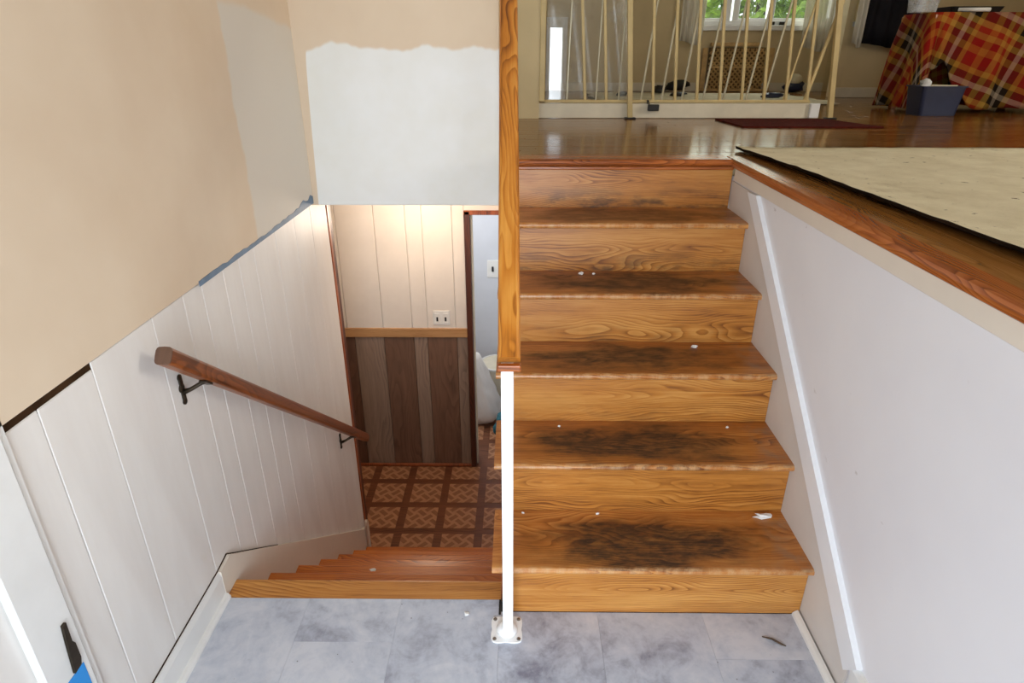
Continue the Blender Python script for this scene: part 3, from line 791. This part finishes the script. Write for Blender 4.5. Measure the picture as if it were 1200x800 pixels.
# ------------------------------------------------------------------ carpet on the upper floor
bm = bmesh.new(); rg = random.Random(11)
NX, NY = 34, 60
grid = []
for j in range(NY+1):
    v = j/NY
    yy = -0.3 + (2.755+0.3)*v
    xe = 1.075 - 0.055*max(0, (yy+0.3))  + rg.uniform(-0.003, 0.003)
    row = []
    for i in range(NX+1):
        u = (i/NX)**1.6
        xx = xe + (3.3-xe)*u
        curl = 0.013*math.exp(-(xx-xe)/0.05) * (0.5+0.5*min(1, max(0.0, (2.70-yy)/0.5)))
        row.append((xx, yy + (rg.uniform(-0.004, 0.004) if j in (0, NY) else 0), ZU+0.014+curl+rg.uniform(-.001, .001)))
    grid.append(row)
T = [[bm.verts.new(p) for p in row] for row in grid]
B = [[bm.verts.new((p[0]+0.004, p[1], max(ZU+0.0012, p[2]-0.011))) for p in row] for row in grid]
for j in range(NY):
    for i in range(NX):
        bm.faces.new((T[j][i], T[j][i+1], T[j+1][i+1], T[j+1][i]))
        f = bm.faces.new((B[j][i], B[j+1][i], B[j+1][i+1], B[j][i+1])); f.material_index = 1
for j in range(NY):
    f = bm.faces.new((T[j][0], T[j+1][0], B[j+1][0], B[j][0])); f.material_index = 1
    f = bm.faces.new((T[j][NX], B[j][NX], B[j+1][NX], T[j+1][NX])); f.material_index = 1
for i in range(NX):
    f = bm.faces.new((T[NY][i], T[NY][i+1], B[NY][i+1], B[NY][i])); f.material_index = 1
    f = bm.faces.new((T[0][i], B[0][i], B[0][i+1], T[0][i+1])); f.material_index = 1
tag(link('carpet', bm, [M['carpet'], M['carpet_back']], smooth=True), 'dirty cream carpet with curled dark edge on the upper floor beside the stairwell', 'carpet')

# dark red mat before the railing
bm = bmesh.new()
add_prism(bm, [(1.205, 4.095), (1.86, 4.07), (1.985, 3.62), (1.23, 3.64)], 2, ZU+0.0005, ZU+0.009)
tag(link('floor_mat', bm, M['red_mat']), 'flat dark red mat on the wood floor before the cream railing', 'mat')

# ------------------------------------------------------------------ railing by the living room
rl = thing('divider_railing', 'cream metal divider railing with leaning rods at the living room edge', 'railing', (1.0, YR, ZU))
YQ = YR + 0.03
bm = bmesh.new(); add_box(bm, -0.945, 0.945, -0.012, 0.012, -0.0625, 0.025, 0.003)
link('base_board', bm, M['cream'], rl, (0.88, YQ, ZU+0.0635))
box('bottom_rail', 0.162, 1.80, YQ-0.014, YQ+0.014, ZU+0.091, ZU+0.109, M['rail_cream'], rl, 0.002)
box('top_rail', 0.05, 1.95, YQ-0.018, YQ+0.018, 2.05, 2.075, M['rail_cream'], rl, 0.003)
box('end_block', 1.80, 1.86, YQ-0.035, YQ-0.012, ZU+0.004, ZU+0.09, M['white'], rl, 0.004)
def baluster(xb_, dx, rad, nm, mat, z0=ZU+0.108, y=YQ):
    zt = 2.052; xt = xb_ + dx*(zt-z0)/0.54
    bm = bmesh.new()
    c = Vector(((xb_+xt)/2, y, (z0+zt)/2))
    dd = Vector((xt-xb_, 0, zt-z0)); Lh = dd.length/2
    R = Matrix.Rotation(math.atan2(dd.x, dd.z), 4, 'Y')
    add_box(bm, -rad, rad, -rad, rad, -Lh, Lh, 0.0015, M4=R)
    return link(nm, bm, mat, rl, c)
for x in (0.413, 0.544, 0.833, 0.969, 1.104, 1.245, 1.381, 1.517, 1.652, 1.783):
    baluster(x, -0.040, 0.0085, 'baluster', M['rail_cream'])
for x in (0.300, 0.48, 0.62):
    baluster(x, 0.012, 0.0045, 'rod', M['rod'])
for x, dx in ((0.759, 0.055), (0.888, 0.05), (1.013, 0.05), (1.144, 0.06), (1.269, 0.065), (1.409, 0.07), (1.517, 0.08), (1.640, 0.10), (1.772, 0.12)):
    baluster(x, dx, 0.0055 if dx < .12 else 0.009, 'rod', M['rod'] if dx < .1 else M['rail_cream'], y=YQ+0.004)
for x, lean in ((0.694, -0.04), (1.931, -0.06)):
    p = baluster(x, lean, 0.015, 'post', M['rail_cream'], z0=ZU+0.004, y=YR-0.0)
    bm = bmesh.new(); add_box(bm, -0.033, 0.033, -0.024, 0.024, 0.0, 0.008, 0.002)
    link('foot', bm, M['black'], p, (x, YR-0.01, ZU+0.0003))
box('hanger_clip', 0.795, 0.80, YQ-0.022, YQ-0.012, ZU+0.085, ZU+0.110, M['black'], rl)
pb = thing('plug_box', 'small black plug box hanging under the cream bottom rail', 'plug', (0.83, YR, ZU+0.08))
box('body', 0.800, 0.866, YR-0.024, YR+0.008, ZU+0.046, ZU+0.084, M['black'], pb, 0.004, 2)
tube('cable', [(0.806, YR-0.002, ZU+0.083), (0.803, YR-0.004, ZU+0.096), (0.800, YR-0.004, ZU+0.108)], 0.004, M['black'], pb, 6)
# clear plastic sheet behind the left bay
bm = bmesh.new(); NXs = 30; V = []
for j in range(9):
    row = []
    for i in range(NXs+1):
        t = i/NXs; x = 0.170 + 0.50*t
        row.append(bm.verts.new((x, YR+0.075+0.010*math.sin(17*t+0.6*j)*(0.3+t), ZU+0.005+0.11*j)))
    V.append(row)
for j in range(8):
    for i in range(NXs): bm.faces.new((V[j][i], V[j][i+1], V[j+1][i+1], V[j+1][i]))
ps = link('plastic_sheet', bm, M['film'], smooth=True)
so = ps.modifiers.new('thickness', 'SOLIDIFY'); so.thickness = 0.0015
tag(ps, 'smudged clear plastic sheet standing behind the left bay of the railing', 'plastic sheet')

# ------------------------------------------------------------------ living room things
# drop cloth with debris
bm = bmesh.new(); rg = random.Random(21); G = []
for j in range(15):
    row = []
    for i in range(25):
        x = 0.66 + 1.9*i/24 + (rg.uniform(-.03, .03) if i in (0, 24) else 0)
        y = 5.3 + 1.35*j/14 + (rg.uniform(-.04, .04) if j in (0, 14) else 0) + 0.25*(1-i/24)
        row.append(bm.verts.new((x, y, ZU+0.004+0.010*abs(math.sin(9*x+3*y))*abs(math.sin(7*y)))))
    G.append(row)
for j in range(14):
    for i in range(24): bm.faces.new((G[j][i], G[j][i+1], G[j+1][i+1], G[j+1][i]))
dcl = link('drop_cloth', bm, M['ivory_cloth'], smooth=True)
so = dcl.modifiers.new('thickness', 'SOLIDIFY'); so.thickness = 0.003; so.offset = 1
tag(dcl, 'rumpled ivory drop cloth spread on the living room floor behind the railing', 'cloth')
for nm, lab, cat, x, y, sz in (('black_shoe', 'low black shoe shaped lump on the drop cloth left of the lattice', 'shoe', 1.62, 6.98, (0.11, 0.05, 0.055)),
                          ('dark_rag', 'dark crumpled rag on the drop cloth left of the black lump', 'rag', 1.36, 6.55, (0.06, 0.05, 0.04)),
                          ('black_tool', 'small flat black tool on the near part of the drop cloth', 'tool', 1.42, 6.05, (0.07, 0.04, 0.02)),
                          ('dark_scrap', 'dark scrap on the drop cloth near its left end', 'scrap', 0.93, 6.1, (0.05, 0.04, 0.02)),
                          ('grey_rag', 'grey rag on the floor in front of the lattice cover', 'rag', 2.20, 5.85, (0.09, 0.05, 0.025))):
    tag(lump(nm, (x, y, ZU+0.018+sz[2]*0.8), sz, M['black'] if nm != 'grey_rag' else M['bin_blue'], amp=0.35, seed=hash(nm) % 97 if False else len(nm)*7, flat=0.2), lab, cat)
# lattice radiator cover
lc = thing('lattice_cover', 'tan wooden lattice radiator cover below the living room window', 'radiator cover', (2.25, YK-0.06, ZU+0.04))
x0, x1, z0, z1 = 1.89, 2.62, 1.165, 1.60
for (a, b, c, d_) in ((x0, x0+0.05, z0, z1-0.045), (x1-0.06, x1, z0, z1-0.045)): box('stile', a, b, YK-0.07, YK-0.045, c, d_, M['lattice'], lc, 0.002)
box('cross_rail', x0+0.075, x1-0.075, YK-0.068, YK-0.050, 1.365, 1.385, M['lattice'], lc, 0.002)
box('top_rail', x0+0.075, x1-0.15, YK-0.10, YK-0.04, z1-0.03, z1+0.005, M['lattice'], lc, 0.003)
box('bottom_rail', x0, x1, YK-0.07, YK-0.045, z0-0.02, z0, M['lattice'], lc, 0.002)
box('back_panel', x0+0.07, x1-0.07, YK-0.03, YK-0.018, z0, z1-0.04, M['lattice_dark'], lc)
bm = bmesh.new()
w_, h_ = x1-x0-0.15, z1-0.05-z0
for s in (-1, 1):
    kk = -h_
    while kk < w_:
        # line from (kk,0) at 45 degrees, clipped to the panel
        xa_, za_ = (kk, 0.0) if kk >= 0 else (0.0, -kk)
        xe_ = min(w_, kk+h_); ze_ = xe_-kk
        if xe_ - xa_ > 0.02:
            if s < 0: za_, ze_ = h_-za_, h_-ze_
            p = Vector((x0+0.075+xa_, YK-0.055+0.004*s, z0+za_)); q = Vector((x0+0.075+xe_, YK-0.055+0.004*s, z0+ze_))
            add_tube(bm, [p, q], 0.0085, 4)
        kk += 0.050
lt = link('lattice_strip', bm, M['lattice'], lc); lt['kind'] = 'stuff'
# curtains
def curtain(nm, xa_, xb_, z0_, z1_, y, mat, folds, amp, lab, cat, taper=0.0, skew=0.0):
    bm = bmesh.new(); R_ = []
    NN = folds*8
    for j in range(13):
        v = j/12; row = []
        for i in range(NN+1):
            u = i/NN
            x = xa_ + (xb_-xa_)*u + skew*(1-v)
            hem = 0.02*math.sin(5*u+1)*(1-v)
            row.append(bm.verts.new((x + taper*(1-v)*(0.5-u), y + amp*math.sin(2*math.pi*folds*u)*(0.5+0.5*(1-v)) + amp*0.4*math.sin(11*u+3*v), z0_ + (z1_-z0_)*v + hem)))
        R_.append(row)
    for j in range(12):
        for i in range(NN): bm.faces.new((R_[j][i], R_[j][i+1], R_[j+1][i+1], R_[j+1][i]))
    o = link(nm, bm, mat, smooth=True)
    so = o.modifiers.new('thickness', 'SOLIDIFY'); so.thickness = 0.002
    tag(o, lab, cat, 'living room curtains'); return o
curtain('sheer_curtain', 1.62, 1.90, 1.60, 3.1, YK-0.13, M['sheer'], 4, 0.016, 'pale sheer curtain hanging at the left side of the window', 'curtain', 0.06, -0.03)
curtain('sheer_curtain', 2.80, 3.12, 1.54, 3.1, YK-0.13, M['sheer'], 5, 0.016, 'pale sheer curtain hanging at the right side of the window', 'curtain', 0.05, 0.02)
curtain('dark_curtain', 2.955, 3.40, 1.565, 3.1, YJ-0.10, M['dark_cloth'], 4, 0.018, 'black curtain hanging on the back wall left of the plaid table', 'curtain', -0.06)
curtain('sheer_curtain', 2.865, 2.945, 1.57, 3.1, YJ-0.16, M['sheer'], 2, 0.014, 'narrow sheer curtain strip hanging beside the black curtain', 'curtain')
bgk = lump('small_bag', (2.80, 6.95, ZU+0.055), (0.10, 0.07, 0.06), M['bin_blue'], amp=0.2, seed=3, flat=0.15)
tag(bgk, 'small blue bag with a pale top on the floor right of the lattice', 'bag')
lump('bag_top', (2.81, 6.945, ZU+0.125), (0.07, 0.05, 0.055), M['ivory_cloth'], bgk, amp=0.3, seed=9)

# table with plaid blanket
TX0, TX1, TY0, TY1, TZ = 2.70, 3.60, 4.62, 5.02, 1.745
tb = thing('draped_table', 'wooden table hidden under the red plaid blanket', 'table', (3.1, 4.95, ZU))
box('tabletop', TX0, TX1, TY0, TY1, TZ-0.03, TZ-0.004, M['oak_edge'], tb, 0.003)
for x in (TX0+0.03, TX1-0.07):
    for y in (TY0+0.03, TY1-0.07):
        box('leg', x, x+0.04, y, y+0.04, ZU, TZ-0.03, M['oak_edge'], tb, 0.004)
rg = random.Random(8)
def rr_point(t):
    """perimeter point and outward normal of the table top, t in metres along the edge (rounded corners)"""
    a, b, R = TX1-TX0, TY1-TY0, 0.05
    segs = [('l', (TX0+R, TY0), (1, 0), a-2*R, (0, -1)), ('c', (TX1-R, TY0+R), -90), ('l', (TX1, TY0+R), (0, 1), b-2*R, (1, 0)), ('c', (TX1-R, TY1-R), 0),
            ('l', (TX1-R, TY1), (-1, 0), a-2*R, (0, 1)), ('c', (TX0+R, TY1-R), 90), ('l', (TX0, TY1-R), (0, -1), b-2*R, (-1, 0)), ('c', (TX0+R, TY0+R), 180)]
    cl = 0.18
    for s in segs:
        ln = s[3] if s[0] == 'l' else cl
        if t <= ln + 1e-9:
            if s[0] == 'l':
                return Vector((s[1][0]+s[2][0]*t, s[1][1]+s[2][1]*t)), Vector(s[4])
            an = math.radians(s[2] + 90*t/cl)
            return Vector((s[1][0]+R*math.cos(an), s[1][1]+R*math.sin(an))), Vector((math.cos(an), math.sin(an)))
        t -= ln
    return rr_point(0)
PER = 2*(TX1-TX0-0.1) + 2*(TY1-TY0-0.1) + 4*0.18
NP, ND = 220, 22
bm = bmesh.new(); uvl = bm.loops.layers.uv.new('UVMap')
ctr = bm.verts.new(((TX0+TX1)/2, (TY0+TY1)/2, TZ+0.004))
uvs = {ctr: ((TX0+TX1)/2, (TY0+TY1)/2)}
rings = []
for k_ in range(ND+1):
    ring = []
    for i in range(NP):
        t = PER*i/NP
        p, nrm = rr_point(t)
        if k_ == 0:
            c = Vector(((TX0+TX1)/2, (TY0+TY1)/2)); q = c + (p-c)*0.6; z = TZ+0.004; dd = 0
        else:
            f = (k_-1)/(ND-1)
            # hem lifted on the front side where the bin stands
            lift = 0.0
            fx = p.x - TX0
            if nrm.y < -0.7: lift = 0.30*math.exp(-((fx-0.10)/0.13)**2) + 0.05*math.exp(-((fx-0.28)/0.05)**2)
            full = 0.585 - lift + 0.012*math.sin(9*t)
            dd = full*f
            fold = 0.045*math.sin(2*math.pi*t/0.34+0.4+1.2*f) + 0.020*math.sin(2*math.pi*t/0.19+2.0-0.8*f)
            corner = 1.0 if abs(nrm.x) > 0.15 and abs(nrm.y) > 0.15 else 0.0
            flare = 0.006 + (0.07 + 0.55*max(0, fold) * 1.5 + corner*0.02)*(dd) + 0.3*fold*min(1, dd/0.2)
            q = p + nrm*max(0.004, flare)
            z = TZ + 0.003 - dd
            if f == 0: z = TZ+0.004
        v = bm.verts.new((q.x, q.y, max(ZU+0.004, z)))
        e_ = (p+nrm*dd) if k_ else q
        uvs[v] = (e_.x*0.94-e_.y*0.34, e_.x*0.34+e_.y*0.94)
        ring.append(v)
    rings.append(ring)
fs = []
for i in range(NP):
    fs.append(bm.faces.new((ctr, rings[0][i], rings[0][(i+1) % NP])))
    for k_ in range(ND):
        fs.append(bm.faces.new((rings[k_][i], rings[k_+1][i], rings[k_+1][(i+1) % NP], rings[k_][(i+1) % NP])))
for f in fs:
    for lp in f.loops: lp[uvl].uv = uvs[lp.vert]
bl = link('plaid_blanket', bm, M['plaid'], smooth=True)
so = bl.modifiers.new('thickness', 'SOLIDIFY'); so.thickness = 0.004; so.offset = 1
tag(bl, 'red, yellow and black plaid blanket draped over the table at right', 'blanket')

# navy bin
bn = thing('storage_bin', 'navy plastic bin on the floor at the foot of the plaid blanket', 'bin', (2.715, 4.44, ZU))
def rect_ring(bm, cx, cy, hx, hy, z, r=0.02, n=5):
    out = []
    for (sx, sy, a0) in ((1, 1, 0), (-1, 1, 90), (-1, -1, 180), (1, -1, 270)):
        for q in range(n):
            an = math.radians(a0 + 90*q/(n-1))
            out.append(bm.verts.new((cx+sx*(hx-r)+r*math.cos(an), cy+sy*(hy-r)+r*math.sin(an), z)))
    return out
def add_shell(bm, specs, cx=0, cy=0):
    rs = [rect_ring(bm, cx, cy, hx, hy, z) for hx, hy, z in specs]
    for a, b in zip(rs[:-1], rs[1:]):
        for q in range(len(a)): bm.faces.new((a[q], a[(q+1) % len(a)], b[(q+1) % len(b)], b[q]))
    bm.faces.new(rs[0][::-1]); bm.faces.new(rs[-1])
bm = bmesh.new(); add_shell(bm, [(0.118, 0.085, 0.001), (0.138, 0.10, 0.175), (0.134, 0.096, 0.175), (0.114, 0.081, 0.01)])
link('bin_body', bm, M['bin_blue'], bn, (2.715, 4.44, ZU))
bm = bmesh.new(); add_shell(bm, [(0.146, 0.108, 0.172), (0.146, 0.108, 0.180), (0.133, 0.095, 0.180), (0.133, 0.095, 0.172)])
rm = link('bin_rim', bm, M['bin_blue'], bn, (2.715, 4.44, ZU))
bm = bmesh.new(); add_box(bm, -0.10, 0.07, -0.004, 0.004, -0.05, 0.012, 0.001)
lnr = link('bag_liner', bm, M['ivory_cloth'], bn, (2.72, 4.35, ZU+0.176), rot=(0.1, 0.02, 0.02)); lnr['label'] = 'pale folded liner edge'
lump('stuffing', (2.655, 4.46, ZU+0.182), (0.03, 0.03, 0.035), M['paper'], bn, amp=0.4, seed=4)

# things on the table
ct = thing('clear_tub', 'clear plastic tub at the left end of the plaid table', 'tub', (2.66, 4.75, TZ+0.01))
bm = bmesh.new(); add_shell(bm, [(0.07, 0.06, 0.001), (0.080, 0.07, 0.115), (0.077, 0.067, 0.115), (0.067, 0.057, 0.006)])
link('body', bm, M['clear'], ct, (2.675, 4.75, TZ+0.0095))
bm = bmesh.new(); add_shell(bm, [(0.084, 0.074, 0.0), (0.084, 0.074, 0.01), (0.075, 0.065, 0.013)])
link('lid', bm, M['clear'], ct, (2.675, 4.75, TZ+0.125))
tr = thing('dark_tray', 'low black tray on the plaid table behind the white stick', 'tray', (3.02, 4.80, TZ+0.01))
bm = bmesh.new(); add_shell(bm, [(0.16, 0.10, 0.0), (0.175, 0.115, 0.035), (0.170, 0.110, 0.035), (0.156, 0.096, 0.006)])
link('body', bm, M['black'], tr, (3.02, 4.82, TZ+0.010))
ws = tube('white_stick', [(2.86, 4.66, TZ+0.022), (2.935, 4.60, TZ+0.020), (3.02, 4.53+0.06, TZ+0.020)], 0.012, M['paper'], None, 8)
tag(ws, 'white plastic stick lying on the front edge of the plaid table', 'stick')

# ------------------------------------------------------------------ things in the room beyond the lower doorway
bm = bmesh.new(); rg = random.Random(31); rings = []
NB = 40
for j in range(17):
    v = j/16
    # slumped carrier bag: wide heavy bottom, narrow gathered top
    hw = [0.10, 0.135, 0.145, 0.145, 0.14, 0.135, 0.13, 0.122, 0.115, 0.105, 0.098, 0.090, 0.082, 0.074, 0.064, 0.052, 0.040][j]
    cx = -0.262 - 0.085*v; zz = ZL + 0.03 + 0.60*v
    ring = []
    for i in range(NB):
        an = 2*math.pi*i/NB
        fold = 1 + 0.10*math.sin(5*an + 3*v) * (0.4+v) + 0.07*math.sin(11*an+6*v)*(0.3+v) + 0.04*math.sin(9*v*3+4*an)
        ring.append(bm.verts.new((cx + hw*fold*math.cos(an), 4.60 + 0.8*hw*fold*math.sin(an), zz + (0.03*math.cos(an-0.5) if j == 0 else 0))))
    rings.append(ring)
for j in range(16):
    for i in range(NB): bm.faces.new((rings[j][i], rings[j][(i+1) % NB], rings[j+1][(i+1) % NB], rings[j+1][i]))
bm.faces.new(rings[0][::-1]); bm.faces.new(rings[-1])
bg = link('carrier_bag', bm, M['bag'], smooth=True)
tag(bg, 'slumped white plastic carrier bag inside the lower doorway', 'bag')
tl = lump('teal_cloth', (-0.125, 4.36, ZL+0.10), (0.06, 0.05, 0.10), M['teal'], amp=0.35, seed=12, flat=0.1)
tag(tl, 'crumpled teal cloth on the lower floor beside the white carrier bag', 'cloth')
# pale tub behind the bag
tb2 = thing('white_tub', 'white tub with a rolled rim behind the carrier bag', 'tub', (-0.10, 4.85, ZL))
bm = bmesh.new(); add_lathe(bm, [(0.12, 0.002), (0.15, 0.40)], n=28)
link('body', bm, M['cream'], tb2, (-0.165, 4.90, ZL), smooth=False)
bm = bmesh.new(); add_lathe(bm, [(0.150, 0.0), (0.160, 0.004), (0.160, 0.02), (0.146, 0.02), (0.146, 0.0)], n=28)
link('rim', bm, M['outlet'], tb2, (-0.165, 4.90, ZL+0.385))

# warm ceiling lamp of the lower hall (hidden above the opening, its light falls on the panelling)
cl = thing('ceiling_lamp', 'round opal ceiling lamp of the lower hall', 'lamp', (-0.62, 3.50, ZC))
bm = bmesh.new(); add_lathe(bm, [(0.10, 0.0), (0.10, -0.02), (0.09, -0.024)][::-1], n=24); link('base', bm, M['white'], cl, (-0.62, 3.50, ZC))
kk = NT('lit opal glass', 0.4); kk.color(lin(255, 240, 215)); kk.b.inputs['Emission Color'].default_value = (1.0, 0.62, 0.30, 1); kk.b.inputs['Emission Strength'].default_value = 5.0
bm = bmesh.new(); add_lathe(bm, [(0.02, -0.095), (0.06, -0.085), (0.085, -0.06), (0.09, -0.026)], n=24); link('shade', bm, kk.m, cl, (-0.62, 3.50, ZC), smooth=True)
pl = bpy.data.lights.new('lamp_bulb', 'POINT'); pl.energy = 5.5; pl.color = (1.0, 0.83, 0.66); pl.shadow_soft_size = 0.09
po = bpy.data.objects.new('lamp_bulb', pl); COL.objects.link(po); po.location = (-0.62, 3.50, ZC-0.22)
area('lower_room_fill', (-0.75, 4.65, ZC-0.05), (0, 0, 0), 0.5, 0.5, 7, (0.94, 0.97, 1.0))  # added cool fill lamp under the ceiling, brightens the room beyond the doorway

# ------------------------------------------------------------------ scraps and specks of litter
def scrap(nm, x, y, z, s, lab, seed, mat='paper'):
    o = lump(nm, (x, y, z + s[2]*0.75), s, M[mat], amp=0.28, sub=2, seed=seed, flat=0.3, smooth=False)
    tag(o, lab, 'scrap', 'litter on the stairs and floors'); return o
scrap('paper_scrap', 0.775, 1.580, H1, (0.028, 0.010, 0.007), 'white crumpled paper scrap at the wall end of the lowest tread', 2)
scrap('paper_scrap', 0.236, 2.255, 4*H1, (0.010, 0.008, 0.006), 'small white scrap at the back of the fourth tread up', 5)
scrap('paper_scrap', 0.623, 2.022, 3*H1, (0.011, 0.008, 0.005), 'small white scrap at the back of the third tread up', 6)
scrap('paper_scrap', -0.147, 1.367, 0.0, (0.008, 0.008, 0.003), 'white paint crumb on the grey landing floor near the post', 7)
scrap('paper_scrap', -0.52, 1.730, -H1, (0.012, 0.007, 0.004), 'pale crumb on the first tread of the flight down', 8)
scrap('paper_scrap', 0.285, 2.262, 4*H1, (0.006, 0.005, 0.003), 'tiny pale crumb right of the scrap on the fourth tread', 9)
scrap('paper_scrap', 0.70, 1.80, 2*H1, (0.005, 0.005, 0.003), 'tiny white crumb on the second tread near the wall', 10)
scrap('paper_scrap', 0.255, 1.590, H1, (0.006, 0.004, 0.003), 'tiny white crumb at the back middle of the lowest tread', 11)
scrap('paper_scrap', 0.02, 1.592, H1, (0.005, 0.004, 0.003), 'tiny white crumb at the back left of the lowest tread', 13)
scrap('paper_scrap', 0.14, 1.80, 2*H1, (0.005, 0.004, 0.003), 'tiny white crumb at the back left of the second tread', 14)
scrap('dust_clump', 1.085, 1.72, ZU, (0.012, 0.010, 0.008), 'grey dust clump on the oak edge board below the carpet edge', 15, 'ivory_cloth')
tg = tube('twig', [(0.70, 1.292, 0.004), (0.725, 1.285, 0.004), (0.745, 1.268, 0.004), (0.757, 1.262, 0.003)], [0.0015, 0.003, 0.003, 0.0015], M['bark'], None, 6)
tag(tg, 'thin brown twig on the grey landing floor near the right wall', 'twig')

# ------------------------------------------------------------------ outside, seen through the window
struct(box('ground', -8, 14, 7.6, 26, -0.3, -0.2, M['grass']))
def tree(x, y, z0, h, r, seed, lab):
    rg = random.Random(seed)
    t = thing('garden_tree', lab, 'tree', (x, y, z0), 'garden trees')
    tube('trunk', [(x, y, z0), (x+0.05, y, z0+h*0.5), (x, y+0.05, z0+h*0.8)], [0.14, 0.10, 0.05], M['bark'], t, 8)
    bm = bmesh.new()
    for _ in range(6000):
        d_ = Vector((rg.gauss(0, 1), rg.gauss(0, 1), rg.gauss(0, 1))).normalized()
        p = Vector((x, y, z0+h*0.62)) + Vector((d_.x*r, d_.y*r, d_.z*h*0.42)) * rg.uniform(0.55, 1.0)
        s = rg.uniform(0.06, 0.13)
        a_ = Vector((rg.gauss(0, 1), rg.gauss(0, 1), rg.gauss(0, 1))).normalized(); b_ = a_.orthogonal().normalized()
        vs = [bm.verts.new(p + a_*s), bm.verts.new(p + b_*s*0.45), bm.verts.new(p - a_*s), bm.verts.new(p - b_*s*0.45)]
        bm.faces.new(vs)
    lf = link('foliage', bm, M['leaf'], t); lf['kind'] = 'stuff'
tree(3.3, 9.8, -0.2, 4.6, 1.25, 1, 'green garden tree seen through the middle window panes')
tree(5.9, 12.6, -0.2, 5.0, 1.4, 4, 'pale green garden tree behind, at the centre right of the window view')
tree(9.4, 12.6, -0.2, 5.0, 1.5, 2, 'green garden tree at the right side of the window view')
